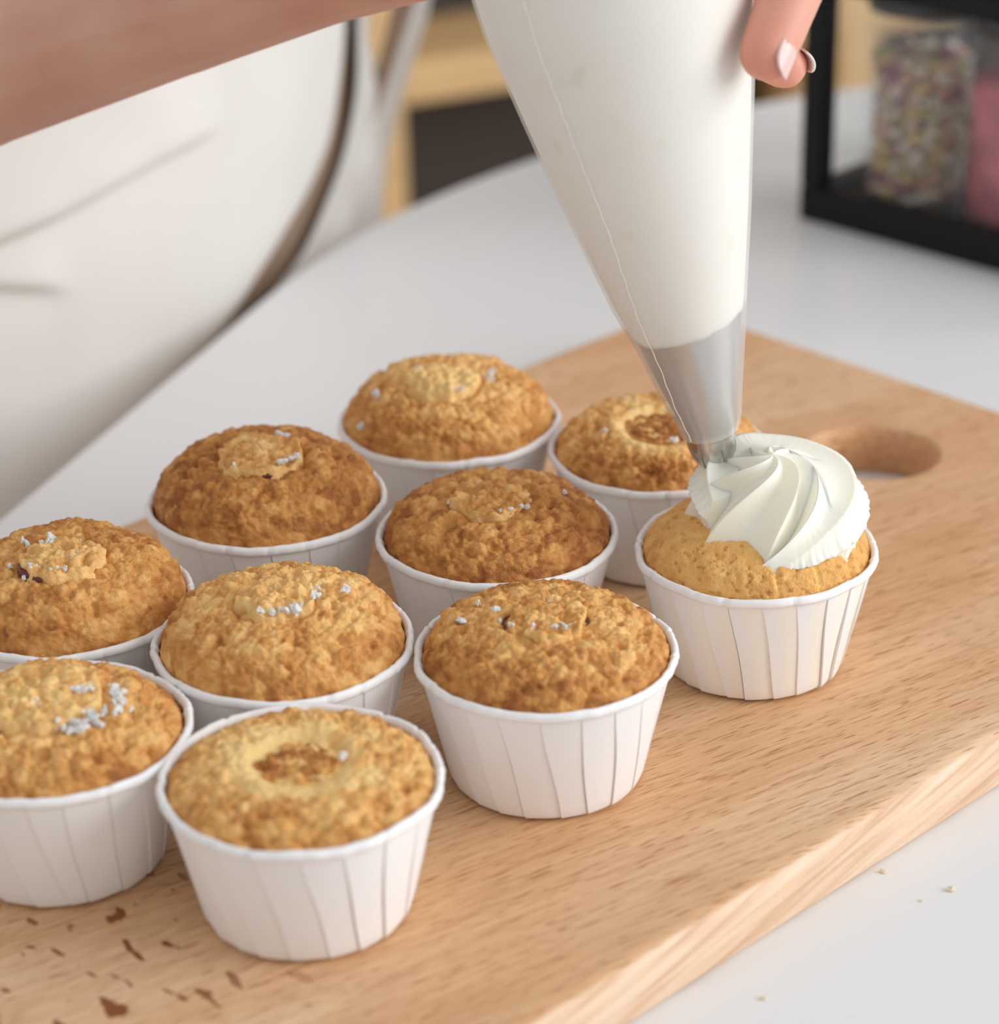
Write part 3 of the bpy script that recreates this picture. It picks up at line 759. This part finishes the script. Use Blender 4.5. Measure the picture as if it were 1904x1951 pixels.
    # end caps of the ring (both ends)
    for col, flip in ((0, False), (v.shape[1] - 1, True)):
        ring = v[:, col]; c = ring.mean(0)
        cap = np.concatenate([ring, c[None]]); n = len(ring)
        ff = np.array([[i, (i + 1) % n, n, n] for i in range(n)])
        add(cap, ff)
    V_ = np.concatenate(vs) * 0.001; F_ = np.concatenate(fs)
    fl = [tuple(dict.fromkeys(map(int, q))) for q in F_]
    return V_, fl
cv, cf = cream()
mesh_obj('whipped_cream', cv, cf, M_CREAM, t)

# ------------------------------------------------------------------ piping bag
BAG = [(0.0548, 0.5978, 0.0603, 0.0064), (0.0549, 0.5978, 0.0653, 0.0078), (0.0525, 0.5978, 0.0743, 0.0102), (0.0499, 0.5978, 0.0874, 0.0133),
       (0.0465, 0.5978, 0.1010, 0.0171), (0.0425, 0.5978, 0.1205, 0.0216), (0.0388, 0.5978, 0.1382, 0.0255), (0.0354, 0.5978, 0.1548, 0.0289),
       (0.0311, 0.5978, 0.1761, 0.0330), (0.0279, 0.5978, 0.1949, 0.0352), (0.0235, 0.5985, 0.2150, 0.0340), (0.0190, 0.600, 0.2350, 0.0250), (0.0165, 0.601, 0.2480, 0.0130), (0.0150, 0.602, 0.2580, 0.0085), (0.0140, 0.6025, 0.2700, 0.0110), (0.0130, 0.603, 0.2900, 0.0200)]
BA = np.array(BAG)
AX = Vector((BA[8, 0] - BA[1, 0], 0, BA[8, 2] - BA[1, 2])).normalized()
E1 = AX.cross(Vector((0, 1, 0))).normalized(); E1 = -E1 if E1.x < 0 else E1
E2 = AX.cross(E1).normalized(); E2 = -E2 if E2.y > 0 else E2     # towards the camera
B0 = Vector(BA[1, :3])
bag = thing('piping_bag', 'clear plastic piping bag full of white cream held above the frosted cupcake', 'piping bag', tuple(B0))
def bag_rings(z0, z1, n, NT, off, sq=0.0, noise=0.0):
    zz = np.linspace(z0, z1, n)
    def cub(c):
        return np.interp(zz, BA[:, 2], BA[:, c])
    cx, cy, r = cub(0), cub(1), cub(3)
    for a_ in (cx, cy, r):
        for _ in range(2):
            a_[1:-1] = (a_[:-2] + 2 * a_[1:-1] + a_[2:]) / 4
    t_ = np.linspace(0, 2 * PI, NT, endpoint=False)
    c = np.stack([cx, cy, zz], -1) - np.array(B0)
    R = (r + off)[:, None] * (1 + 0 * t_)
    return c, R, t_, zz
e1, e2 = np.array(E1), np.array(E2)
def build_rings(c, R, t_): return c[:, None, :] + R[..., None] * (np.cos(t_)[None, :, None] * e1 + np.sin(t_)[None, :, None] * e2)
PRESS = [(Vector((0.0640, 0.5770, 0.1700)), 0.0022, 0.010), (Vector((0.0600, 0.5830, 0.188)), 0.0012, 0.008)]
def press(v):
    for p, dp, w_ in PRESS:
        q = v + np.array(B0) - np.array(p); d2 = (q ** 2).sum(-1)
        c = np.array([0.033, 0.598, p.z]); di = c - (v + np.array(B0)); di[..., 2] = 0; di /= np.linalg.norm(di, axis=-1, keepdims=True) + 1e-9
        v = v + di * (dp * np.exp(-d2 / w_ ** 2))[..., None]
    return v
# film
c, R, t_, zz = bag_rings(0.0632, 0.290, 120, 96, 0.0004)
fv = press(build_rings(c, R + 0.00022 * fbm(np.stack([np.cos(t_)[None] * 2 + 0 * zz[:, None], np.sin(t_)[None] * 2 + 0 * zz[:, None], zz[:, None] * 60 + 0 * t_[None]], -1).reshape(-1, 3), 3, 2).reshape(R.shape), t_))
mesh_obj('bag_film', fv, grid_faces(120, 96), M_FILM, bag)
# cream inside, with an uneven lower edge around the nozzle
NZC, NTC = 150, 160
c, R, t_, zz = bag_rings(0.0938, 0.246, NZC, NTC, -0.0004)
edge = 0.0011 * np.sin(t_ * 2 + 0.6) + 0.0008 * fbm(np.stack([np.cos(t_) * 2.5, np.sin(t_) * 2.5, 0 * t_], -1), 8, 3)
cv = build_rings(c, R, t_)
fade = np.exp(-np.arange(NZC) / 8.0)[:, None, None]
cv = cv + fade * edge[None, :, None] * np.array(AX)
cv = press(cv)
low = cv[0].mean(0) + (cv[0] - cv[0].mean(0)) * 0.9 + np.array(AX) * 0.0004
cap = np.repeat((cv[0].mean(0) + np.array(AX) * 0.001)[None], NTC, 0)
top = np.repeat((cv[-1].mean(0))[None], NTC, 0)
mesh_obj('cream_filling', np.concatenate([cap, low, cv.reshape(-1, 3), top]), grid_faces(NZC + 3, NTC), M_BAGCREAM, bag)
# welded seam of the film, a thin line down the near-left side
sp = []
for z in np.linspace(0.0640, 0.200, 70):
    cx, cy, r = [np.interp(z, BA[:, 2], BA[:, k]) for k in (0, 1, 3)]
    f_ = (z - 0.064) / 0.136
    th = math.radians(134 - 12 * min(1, f_ * 2.2) + 6 * f_)
    d = math.cos(th) * e1 + math.sin(th) * e2
    sp.append(np.array((cx, cy, z)) - np.array(B0) + (r + 0.00075) * d + np.array((0.00012 * math.sin(z * 900), 0, 0)))
sp = np.array(sp); tt = np.linspace(0, 2 * PI, 6, endpoint=False)
ring = np.stack([np.cos(tt), np.sin(tt) , 0 * tt], -1) * 0.00016
mesh_obj('bag_seam', sp[:, None, :] + ring[None], grid_faces(70, 6), M_SEAM, bag)
# nozzle: cone inside the bag, closed-star teeth at the tip
NTn = 168
prof = [(0.0965, 0.0146), (0.0950, 0.0144), (0.076, 0.0098), (0.0655, 0.0071), (0.0640, 0.0068), (0.0625, 0.0065)]
rows = []
for z, r in prof:
    cx, cy = [np.interp(z, BA[:, 2], BA[:, k]) for k in (0, 1)]
    rows.append(np.array((cx, cy, z)) - np.array(B0) + r * (np.cos(t_n := np.linspace(0, 2 * PI, NTn, endpoint=False))[:, None] * e1 + np.sin(t_n)[:, None] * e2))
bc = np.array((np.interp(0.0625, BA[:, 2], BA[:, 0]), 0.5978, 0.0625)) - np.array(B0)
tooth = np.abs(np.cos(3.5 * (t_n - math.radians(98)))) ** 0.55          # 1 at the middle of each tooth, 0 in the notch
for s in np.linspace(0.08, 1, 14):
    L = s * (0.0006 + 0.0096 * tooth)
    fr_ = L / 0.0102
    rad = 0.0065 * np.sqrt(np.maximum(0.0, 1 - (fr_ * 0.96) ** 2.2))
    rows.append(bc - L[:, None] * np.array(AX) + rad[:, None] * (np.cos(t_n)[:, None] * e1 + np.sin(t_n)[:, None] * e2))
nz = mesh_obj('piping_nozzle', np.array(rows), grid_faces(len(rows), NTn), M_STEEL, bag)
sol = nz.modifiers.new('wall', 'SOLIDIFY'); sol.thickness = 0.0005; sol.offset = -1
# cream leaving the nozzle between the teeth
rows = []
for s in np.linspace(0, 1, 12):
    L = s * 0.0112
    rad = 0.0058 * np.sqrt(max(0.03, 1 - (s * 0.9) ** 2)) * (1 + 0.06 * (1 - tooth))
    rows.append(bc + 0.001 * np.array(AX) - L * np.array(AX) + rad[:, None] * (np.cos(t_n)[:, None] * e1 + np.sin(t_n)[:, None] * e2))
mesh_obj('extruded_cream', np.array(rows), grid_faces(len(rows), NTn), M_CREAM, bag)

# ------------------------------------------------------------------ person: body, hand, clothes
T2 = Vector((0.3483, 0.7285, 0)); be = math.radians(-25.5)
FV = Vector((math.cos(be), math.sin(be), 0)); WV = Vector((-FV.y, FV.x, 0)); CEN = T2 - 0.606 * FV + 0.014 * WV
per = thing('person', 'person in a beige apron behind the table, bare forearm reaching to the piping bag', 'person', (CEN.x, CEN.y, FLOOR_Z))
PO = Vector((CEN.x, CEN.y, FLOOR_Z))

def capsule_chain(bm, pts, rad, seg=20):
    """tapered tube through pts (closed, overlapping pieces, merged later by a voxel pass)"""
    for i, (p, r) in enumerate(zip(pts, rad)):
        bmesh.ops.create_icosphere(bm, subdivisions=3, radius=r, matrix=Matrix.Translation(p))
        if i:
            a, ra = pts[i - 1], rad[i - 1]; d = Vector(p) - Vector(a); L = d.length
            if L < 1e-6: continue
            rot = d.to_track_quat('Z', 'Y').to_matrix().to_4x4()
            bmesh.ops.create_cone(bm, cap_ends=True, segments=seg, radius1=ra, radius2=r, depth=L, matrix=Matrix.Translation((Vector(a) + Vector(p)) / 2) @ rot)
def voxel(bm, vox, smooth):
    me = bpy.data.meshes.new('tmp'); bm.to_mesh(me); bm.free()
    o = bpy.data.objects.new('tmp', me); COL.objects.link(o)
    r = o.modifiers.new('r', 'REMESH'); r.mode = 'VOXEL'; r.voxel_size = vox
    s = o.modifiers.new('s', 'SMOOTH'); s.factor = 0.5; s.iterations = smooth
    dg = bpy.context.evaluated_depsgraph_get(); dg.update()
    e = o.evaluated_get(dg); m2 = bpy.data.meshes.new_from_object(e)
    bpy.data.objects.remove(o); bpy.data.meshes.remove(me)
    return m2
V3 = lambda *a: Vector(a)
# arm and hand (world coordinates)
bm = bmesh.new()
SH, EL, WR = V3(-0.285, 0.85, 0.44), V3(-0.250, 0.705, 0.1315), V3(-0.016, 0.668, 0.187)
capsule_chain(bm, [SH, SH.lerp(EL, .5), EL], [0.058, 0.050, 0.043])
fore = [EL, EL.lerp(WR, .2), EL.lerp(WR, .42), EL.lerp(WR, .7), EL.lerp(WR, .88), WR]
capsule_chain(bm, fore, [0.042, 0.0445, 0.0415, 0.0325, 0.0275, 0.0265])
# palm: several parallel metacarpals
MC = {'index': V3(0.050, 0.648, 0.236), 'middle': V3(0.056, 0.648, 0.218), 'ring': V3(0.056, 0.650, 0.200), 'little': V3(0.048, 0.654, 0.182)}
for k_, p_ in MC.items():
    st = WR + Vector((0.004, 0, (p_.z - 0.198) * 0.45 + 0.004))
    capsule_chain(bm, [st, st.lerp(p_, .5), p_], [0.0185, 0.0135, 0.0098])
capsule_chain(bm, [WR + V3(.02, -.004, .012), WR + V3(.045, -.004, .016)], [0.0165, 0.0155])
FING = {
 'index': [MC['index'], V3(0.071, 0.622, 0.247), V3(0.066, 0.590, 0.240), V3(0.054, 0.571, 0.233)],
 'middle': [MC['middle'], V3(0.078, 0.622, 0.226), V3(0.072, 0.588, 0.217), V3(0.060, 0.569, 0.209)],
 'ring': [MC['ring'], V3(0.0775, 0.620, 0.202), V3(0.0722, 0.590, 0.1815), V3(0.0648, 0.5775, 0.1680)],
 'little': [MC['little'], V3(0.0605, 0.645, 0.164), V3(0.0655, 0.628, 0.1560), V3(0.0728, 0.610, 0.1556)],
}
FR = {'index': [.0098, .0088, .0078, .0068], 'middle': [.0098, .0088, .0078, .0070], 'ring': [.0094, .0084, .0078, .0068], 'little': [.0085, .0074, .0066, .0058]}
for k_ in FING: capsule_chain(bm, FING[k_], FR[k_])
TH = [WR + V3(0.004, -0.004, 0.012), V3(0.014, 0.654, 0.196), V3(0.0185, 0.642, 0.176), V3(0.0190, 0.634, 0.1565)]
capsule_chain(bm, TH, [0.016, 0.0115, 0.0095, 0.0078])
arm_me = voxel(bm, 0.0013, 8)
# trunk and legs
bm = bmesh.new()
def ell(bm, c, rx, ry, rz):
    rotm = Matrix(((WV.x, FV.x, 0, 0), (WV.y, FV.y, 0, 0), (0, 0, 1, 0), (0, 0, 0, 1)))
    bmesh.ops.create_icosphere(bm, subdivisions=4, radius=1, matrix=Matrix.Translation(c) @ rotm @ Matrix.Diagonal((rx, ry, rz, 1)))
ell(bm, CEN + V3(0, 0, -0.02), 0.172, 0.088, 0.20); ell(bm, CEN + V3(0, 0, 0.13), 0.150, 0.085, 0.22); ell(bm, CEN + V3(0, 0, 0.34), 0.165, 0.090, 0.17)
capsule_chain(bm, [CEN - WV * .13 + V3(0, 0, .43), SH], [0.06, 0.056]); capsule_chain(bm, [CEN + WV * .06 + V3(0, 0, .44), CEN + WV * .155 + V3(0, 0, .42)], [0.06, 0.056])
for sgn in (-1, 1):
    hp = CEN + WV * 0.082 * sgn + V3(0, 0, -0.08); kn = CEN + WV * 0.085 * sgn + V3(0, 0, -0.40); an = CEN + WV * 0.09 * sgn + V3(0, 0, FLOOR_Z + 0.075)
    capsule_chain(bm, [hp, kn, kn.lerp(an, .35), an], [0.078, 0.053, 0.051, 0.036])
    capsule_chain(bm, [an - V3(0, 0, .042), an + FV * .13 - V3(0, 0, .050)], [0.034, 0.026])
tr_me = voxel(bm, 0.006, 4)
def np_mesh(me):
    v = np.empty(len(me.vertices) * 3, dtype=np.float32); me.vertices.foreach_get('co', v)
    return v.reshape(-1, 3), [tuple(p.vertices) for p in me.polygons]
va, fa = np_mesh(arm_me); vt, ft = np_mesh(tr_me)
vt[:, 2] = np.maximum(vt[:, 2], FLOOR_Z + 0.001)
vb = np.concatenate([va, vt]); fb = fa + [tuple(i + len(va) for i in f) for f in ft]
flush = np.zeros(len(vb))
for p_, s_f in ((FING['ring'][3], 1.0), (FING['little'][3], 0.85), (FING['index'][3], .8), (FING['middle'][3], .8), (TH[3], .9)):
    flush = np.maximum(flush, s_f * np.exp(-((vb - np.array(p_)) ** 2).sum(1) / 0.0105 ** 2))
flush = np.maximum(flush, 0.45 * np.exp(-np.maximum(0, vb[:, 0] - 0.03) * 0 - ((vb[:, 0] - 0.075) / 0.05) ** 2) * (vb[:, 2] > 0.12))
body = mesh_obj('body', vb - np.array(PO), fb, M_SKIN, per, True, {'flush': flush})
# nails
def nail(tip, prev, outward, w, l, rfin, name, free=True):
    ax = (Vector(tip) - Vector(prev)).normalized(); o_ = Vector(outward); o_ = (o_ - ax * o_.dot(ax)).normalized(); sd = ax.cross(o_)
    n, m_ = 18, 13; v = []
    for i in range(n):
        f_ = 0.5 - 0.5 * math.cos(PI * i / (n - 1)); along = -0.62 * l + f_ * l
        ww = w * math.sqrt(max(0.004, 1 - (2 * abs(f_ - 0.5)) ** 3.4))
        for j in range(m_):
            a = (j / (m_ - 1) - 0.5) * 2 * ww / rfin * 0.95
            v.append(Vector(tip) + ax * along + o_ * ((rfin - 0.00025) * math.cos(a) - 0.0012 * max(0, f_ - .45) ** 2) + sd * (rfin - 0.00025) * math.sin(a) - PO)
    faces = grid_faces(n, m_, wrap=False)
    o = mesh_obj('fingernail', np.array([x[:] for x in v]), faces, M_NAIL, body)
    o.data.materials.append(M_NAILTIP)
    if free:
        for p in o.data.polygons:
            if p.index // (m_ - 1) >= n - 5: p.material_index = 1
    s_ = o.modifiers.new('t', 'SOLIDIFY'); s_.thickness = 0.0006; s_.offset = 0
    return o
nail(FING['ring'][3] + V3(0, 0, 0), FING['ring'][2], (1, -0.34, 0.25), 0.0054, 0.0150, 0.00665, 'ring', False)
nail(FING['little'][3] + V3(0.0010, -0.0018, 0), FING['little'][2], (0.9, 0.35, 0.35), 0.0040, 0.0095, 0.0057, 'little')
nail(FING['middle'][3], FING['middle'][2], (0.8, -0.6, 0.2), 0.0050, 0.0115, 0.0068, 'middle')
nail(FING['index'][3], FING['index'][2], (0.7, -0.7, 0.2), 0.0050, 0.0115, 0.0067, 'index')
nail(TH[3], TH[2], (-1, 0.2, 0.2), 0.0058, 0.0125, 0.0076, 'thumb')

# clothing: loose elliptical shells round the trunk, angles measured from straight ahead
def shell_pt(phi, z, off, sc_=1.0):
    a = math.radians(phi)
    p = CEN + WV * (0.203 * sc_ + off) * math.sin(a) + FV * (0.105 * sc_ + off) * math.cos(a)
    return Vector((p.x, p.y, z)) - PO
def tnoise(a, z, seed): return float(fbm(np.array([[a * 0.05, z * 12.0, seed]]), seed, 2)[0])
def shell(name, z0, z1, nz_, phi0, phi1, nphi, off, mat, fold=None, thick=0.0015):
    v = []
    # rows crowd where the cloth is seen above the table edge
    zl = np.concatenate([np.linspace(z0, -0.06, nz_ // 5, endpoint=False), np.linspace(-0.06, 0.13, nz_ - nz_ // 5 - nz_ // 6, endpoint=False), np.linspace(0.13, z1, nz_ // 6)]); nz_ = len(zl)
    for z in zl:
        z = float(z)
        a0 = phi0(z) if callable(phi0) else phi0; a1 = phi1(z) if callable(phi1) else phi1
        for j in range(nphi):
            a = a0 + (a1 - a0) * j / (nphi - 1)
            v.append(shell_pt(a, z, off + (fold(a, z) if fold else 0)))
    o = mesh_obj(name, np.array([x[:] for x in v]), grid_faces(nz_, nphi, wrap=False), mat, per)
    s_ = o.modifiers.new('thick', 'SOLIDIFY'); s_.thickness = thick; s_.offset = 0
    return o
def interp_curve(tab):
    tab = sorted(tab, key=lambda q: q[1]); zz_ = [q[1] for q in tab]; aa = [q[0] for q in tab]
    zs_ = np.linspace(min(zz_), max(zz_), 400); as_ = np.interp(zs_, zz_, aa)
    for _ in range(60): as_[1:-1] = (as_[:-2] + 2 * as_[1:-1] + as_[2:]) / 4
    return lambda z: float(np.interp(z, zs_, as_))
panel_edge = interp_curve([(27.5, 0.20), (25.5, 0.10), (24.3, 0.060), (22.4, 0.047), (16.2, 0.020), (9.3, 0.005), (-0.1, -0.012), (-8.8, -0.027), (-17.1, -0.038), (-24.6, -0.050), (-33, -0.068), (-42, -0.10)])
wrap_edge = interp_curve([(52, 0.20), (47, 0.10), (41.5, 0.052), (38.0, 0.043), (31.5, 0.019), (23.0, -0.002), (15.6, -0.012), (10.5, -0.022), (2.0, -0.031), (-5.0, -0.038), (-13.0, -0.047), (-20, -0.06), (-30, -0.10)])
fold1_a = [-60, -40.5, -33.9, -27.0, -19.6, -10.7, 0]; fold1_z = [0.028, 0.038, 0.040, 0.044, 0.047, 0.049, 0.050]
fold2_a = [-60, -44.3, -41.2, -36.1, -31.6]; fold2_z = [0.027, 0.023, 0.020, 0.015, 0.009]
def sstep(x): x = min(1, max(0, x)); return x * x * (3 - 2 * x)
def panel_fold(a, z):
    d = 0.0
    z1 = float(np.interp(a, fold1_a, fold1_z)); am = sstep((-8 - a) / 12)
    h = z - z1
    if h >= 0: d += 0.0125 * am * (math.exp(-h / 0.022) - math.exp(-h / 0.0030))
    else: d -= 0.0050 * am * (math.exp(h / 0.012) - math.exp(h / 0.0025))
    z2 = float(np.interp(a, fold2_a, fold2_z)); am2 = sstep((-31.5 - a) / 6); h = z - z2
    if h >= 0: d += 0.0055 * am2 * (math.exp(-h / 0.012) - math.exp(-h / 0.0025))
    else: d -= 0.0030 * am2 * (math.exp(h / 0.010) - math.exp(h / 0.0025))
    d += 0.004 * tnoise(a, z, 4)
    e = panel_edge(z) - a
    d -= 0.006 * math.exp(-max(0, e) / 3.0) 
    return d
shell('apron_panel', -0.30, 0.30, 210, -110, panel_edge, 220, 0.0165, M_APRON, panel_fold, 0.0016)
shell('apron_wrap', -0.30, 0.20, 100, wrap_edge, 150, 70, 0.006, M_APRON, lambda a, z: 0.001 + 0.0015 * (1 + tnoise(a, z, 8)) + 0.0025 * sstep((a - wrap_edge(z) - 6) / 10) * (1 + math.sin(a * 0.45 + z * 30)), 0.0016)
shell('brown_shade_top', -0.16, 0.41, 60, -180, 180, 120, 0.0022, M_SHIRT, lambda a, z: 0.001 * tnoise(a, z, 12), 0.001)  # brown garment layer; its colour doubles as fold shade beside the panel
# tie strap hanging at the far side
def ribbon(name, pts, width_vec, mat):
    pts = np.array(pts); n = 40; s = np.linspace(0, len(pts) - 1, n)
    P = np.stack([np.interp(s, range(len(pts)), pts[:, k]) for k in range(pts.shape[1])], -1)
    for _ in range(6): P[1:-1] = (P[:-2] + P[1:-1] * 2 + P[2:]) / 4
    v = []
    for q in P:
        for k in np.linspace(-0.5, 0.5, 6):
            w_ = q[3]
            v.append((q[0] + width_vec[0] * k * w_ - PO.x, q[1] + width_vec[1] * k * w_ + 0.002 * math.cos(k * PI) - PO.y, q[2] - PO.z))
    o = mesh_obj(name, v, grid_faces(n, 6, wrap=False), mat, per); s_ = o.modifiers.new('t', 'SOLIDIFY'); s_.thickness = 0.0015
    return o
ribbon('tie_shade_side', [(-0.034, 1.10, 0.090, .010), (-0.0365, 1.10, 0.052, .009), (-0.0425, 1.10, 0.032, .008), (-0.0505, 1.10, 0.008, .007), (-0.0590, 1.09, -0.012, .006), (-0.064, 1.08, -0.02, .004)], (1, 0, 0), M_SHIRT)  # brown colour stands in for the shaded side of the folded tie
ribbon('apron_tie', [(-0.026, 1.115, 0.10, .006), (-0.0275, 1.115, 0.050, .0065), (-0.033, 1.115, 0.034, .009), (-0.0400, 1.115, 0.016, .010), (-0.0470, 1.115, -0.004, .011), (-0.0530, 1.115, -0.024, .011), (-0.058, 1.11, -0.05, .013), (-0.062, 1.10, -0.12, .018)], (1, 0.2, 0), M_APRON)
# sleeve and trousers keep the hidden part of the figure dressed
def tube(name, pts, rad, mat, par, n=28):
    rows = []
    for i, p in enumerate(pts):
        d = (pts[min(i + 1, len(pts) - 1)] - pts[max(i - 1, 0)]).normalized(); x = d.orthogonal().normalized(); y = d.cross(x)
        rows.append([(p + (x * math.cos(a) + y * math.sin(a)) * rad[i] - PO)[:] for a in np.linspace(0, 2 * PI, n, endpoint=False)])
    # fixed frame keeps the rings aligned
    o = mesh_obj(name, np.array(rows), grid_faces(len(pts), n), mat, par); s_ = o.modifiers.new('t', 'SOLIDIFY'); s_.thickness = 0.0015
    return o
tube('sleeve', [SH + V3(0.01, 0.03, 0.045), SH, SH.lerp(EL, .25), SH.lerp(EL, .5)], [0.05, 0.066, 0.064, 0.062], M_SHIRT, per)
for sgn in (-1, 1):
    hp = CEN + WV * 0.082 * sgn + V3(0, 0, -0.12); an = CEN + WV * 0.09 * sgn + V3(0, 0, FLOOR_Z + 0.06)
    tube('trouser_leg', [hp, hp.lerp(an, .45), hp.lerp(an, .7), an], [0.088, 0.068, 0.062, 0.055], M_TROUSER, per)
# mole on the forearm
bm = bmesh.new(); bmesh.ops.create_uvsphere(bm, u_segments=12, v_segments=8, radius=1)
mo = bm_obj('mole', bm, M_MOLE, body)
from mathutils.bvhtree import BVHTree
bvh = BVHTree.FromPolygons([tuple(p) for p in va.tolist()], fa)
hit = bvh.ray_cast(V3(-0.128, 0.0, H + 0.0), (V3(-0.128, 0.66, 0.158) - V3(-0.128, 0.0, H)).normalized())
hp_ = hit[0] if hit[0] else V3(-0.128, 0.65, 0.16)
mo.location = hp_ - PO; mo.scale = (0.0006, 0.0006, 0.0005)

# ------------------------------------------------------------------ black framed box with jars
KB = Vector((0.1255, 0.990, TT)); BE = math.radians(-45)
bx = thing('display_box', 'black framed glass box standing on the far right of the table with jars inside', 'storage box', tuple(KB), BE)
BL, BDp, BH, PW = 0.185, 0.118, 0.108, 0.0100
def bar(lo, hi): return box_obj('frame_bar', lo, hi, M_BLACK, bx, 0.0012)
for y0 in (0, BDp - PW):
    bar((0, y0, 0.0), (BL, y0 + PW, 0.0145)); bar((0, y0, BH - 0.012), (BL, y0 + PW, BH))
    for x0 in (0, BL - PW): bar((x0, y0, 0.0147), (x0 + PW, y0 + PW, BH - 0.0122))
for x0 in (0, BL - PW):
    bar((x0, PW + .0002, 0), (x0 + PW, BDp - PW - .0002, 0.0145)); bar((x0, PW + .0002, BH - 0.012), (x0 + PW, BDp - PW - .0002, BH))
box_obj('base_panel', (PW + .0002, PW + .0002, 0.0), (BL - PW - .0002, BDp - PW - .0002, 0.0040), M_BLACK, bx, 0)
box_obj('glass_pane', (PW + .0002, PW * .4, 0.0147), (BL - PW - .0002, PW * .4 + 0.0015, BH - 0.0122), M_GLASS, bx, 0)
box_obj('glass_pane', (PW + .0002, BDp - PW * .4 - .0015, 0.0147), (BL - PW - .0002, BDp - PW * .4, BH - 0.0122), M_GLASS, bx, 0)
for x0 in (PW * .4, BL - PW * .4 - .0015):
    box_obj('glass_pane', (x0, PW + .0002, 0.0147), (x0 + .0015, BDp - PW - .0002, BH - 0.0122), M_GLASS, bx, 0)
def jar(x, y, r, h, label):
    p = KB + Matrix.Rotation(BE, 3, 'Z') @ Vector((x, y, 0.0042))
    j = thing('glass_jar', label, 'jar', tuple(p), 0, 'jars in the black box')
    lathe('jar_body', [(0.0, 0.0), (r - .003, 0.0), (r, .003), (r, h - .008), (r - .002, h - .004), (r - .002, h), (r - .0034, h), (r - .0036, h - .005), (r - .0018, h - .009), (r - .0018, .004), (r - .004, .002), (0, .002)], 48, M_JARGLASS, j)
    lathe('jar_lid', [(0, h + .011), (r - .002, h + .011), (r - .0005, h + .010), (r - .0005, h + .0002), (r - .0025, h + .0002), (r - .0025, h + .002), (0, h + .002)], 48, M_BLACKLID, j)
    return p
J1 = jar(0.0342, 0.0338, 0.0232, 0.083, 'clear jar of pastel sprinkles nearest the corner post of the black box')
J2 = jar(0.0834, 0.0338, 0.0232, 0.083, 'clear jar filled with pink sugar next to the pastel sprinkles')
cols = [(0.78, 0.66, 0.50), (0.76, 0.60, 0.27), (0.56, 0.60, 0.34), (0.46, 0.24, 0.32), (0.78, 0.46, 0.36), (0.85, 0.78, 0.70)]
MS = [simple('sprinkle_' + n_, c_, 0.5) for n_, c_ in zip(('beige', 'yellow', 'green', 'plum', 'peach', 'white'), cols)]
rng = random.Random(5)
bm = bmesh.new(); placed = []
tries = 0
while len(placed) < 330 and tries < 30000:
    tries += 1
    rr_ = 0.0232 - 0.0018 - 0.0034
    a = rng.uniform(0, 2 * PI); q = math.sqrt(rng.uniform(0.35, 1)) * rr_; z = rng.uniform(0.0062, 0.064)
    c = Vector((q * math.cos(a), q * math.sin(a), z))
    if any((c - p_).length < 0.0049 for p_ in placed): continue
    placed.append(c)
    before = len(bm.faces)
    bmesh.ops.create_icosphere(bm, subdivisions=1, radius=rng.uniform(.0026, .0033), matrix=Matrix.Translation(c) @ Matrix.Rotation(rng.random() * 6, 4, 'X') @ Matrix.Diagonal((1.1, .85, .9, 1)))
    k_ = rng.choices(range(6), (6, 4, 2, 3, 3, 3))[0]
    bm.faces.ensure_lookup_table()
    for f in bm.faces[before:]: f.material_index = k_
sp = bm_obj('sprinkles', bm, None); sp.location = J1
for m_ in MS: sp.data.materials.append(m_)
tag(sp, 'mixed pastel beige, yellow and plum sprinkles filling the jar beside the corner post', 'sprinkles', kind='stuff')
M_PINK = simple('pink_sugar', (0.56, 0.16, 0.19), 0.7, var=0.35, scale=60, bump=0.3, bdist=.001)
for JP, lb in ((J2, 'rose pink sugar filling the jar next to the pastel sprinkles'),):
    o = lathe('pink_sugar', [(0, .0022), (.017, .0022), (.0205, .0045), (.0211, .06), (.0195, .0635), (0.008, .0655), (0, .066)], 40, M_PINK); o.location = JP
    tag(o, lb, 'sugar', kind='stuff')

# ------------------------------------------------------------------ crumbs on the table
for (x, y, s, lb) in ((0.0907, 0.5123, .0009, 'tiny beige crumb on the white table nearest the board edge'), (0.1055, 0.5041, .0011, 'small pale crumb on the white table, rightmost of the scattered crumbs'),
                      (0.0977, 0.5000, .0005, 'speck sized crumb on the white table between two larger crumbs'), (0.0566, 0.4634, .0007, 'tiny crumb on the white table by the bottom of the picture')):
    o = bpy.data.objects.new('crumb', LUMPS[int(x * 10000) % 9].copy()); COL.objects.link(o); o.data.materials.clear(); o.data.materials.append(M_CRUMB)
    o.location = (x, y, TT + s * 0.45); o.scale = (s, s * .8, s * .6); tag(o, lb, 'crumb', 'crumbs on the white table')

# ------------------------------------------------------------------ wooden shelf unit behind
SA = math.radians(25)
su = thing('shelf_unit', 'light wooden shelf unit with dark back panels standing behind the table', 'shelf', (-0.094, 1.705, FLOOR_Z), SA)
SW, SD = 0.62, 0.125
def sbox(name, lo, hi, mat): return box_obj(name, lo, hi, mat, su, 0.002)
for y0 in (0, SD - 0.035):
    for x0 in (0, 0.395, SW + .15 - .038): sbox('post', (x0, y0, 0), (x0 + 0.038, y0 + 0.035, 1.25), M_PINE)
for zt in (0.12, 0.617, 1.05):
    for xa, xb in ((0.0383, 0.3947), (0.4333, SW + .1117)):
        sbox('shelf_board', (xa, 0.002, zt - 0.030), (xb, SD - 0.012, zt), M_PINE)
for xa, xb in ((0.0383, 0.3947), (0.4333, SW + .1117)):
    sbox('back_panel', (xa, SD - 0.0115, 0.02), (xb, SD - 0.001, 1.24), M_DARK)
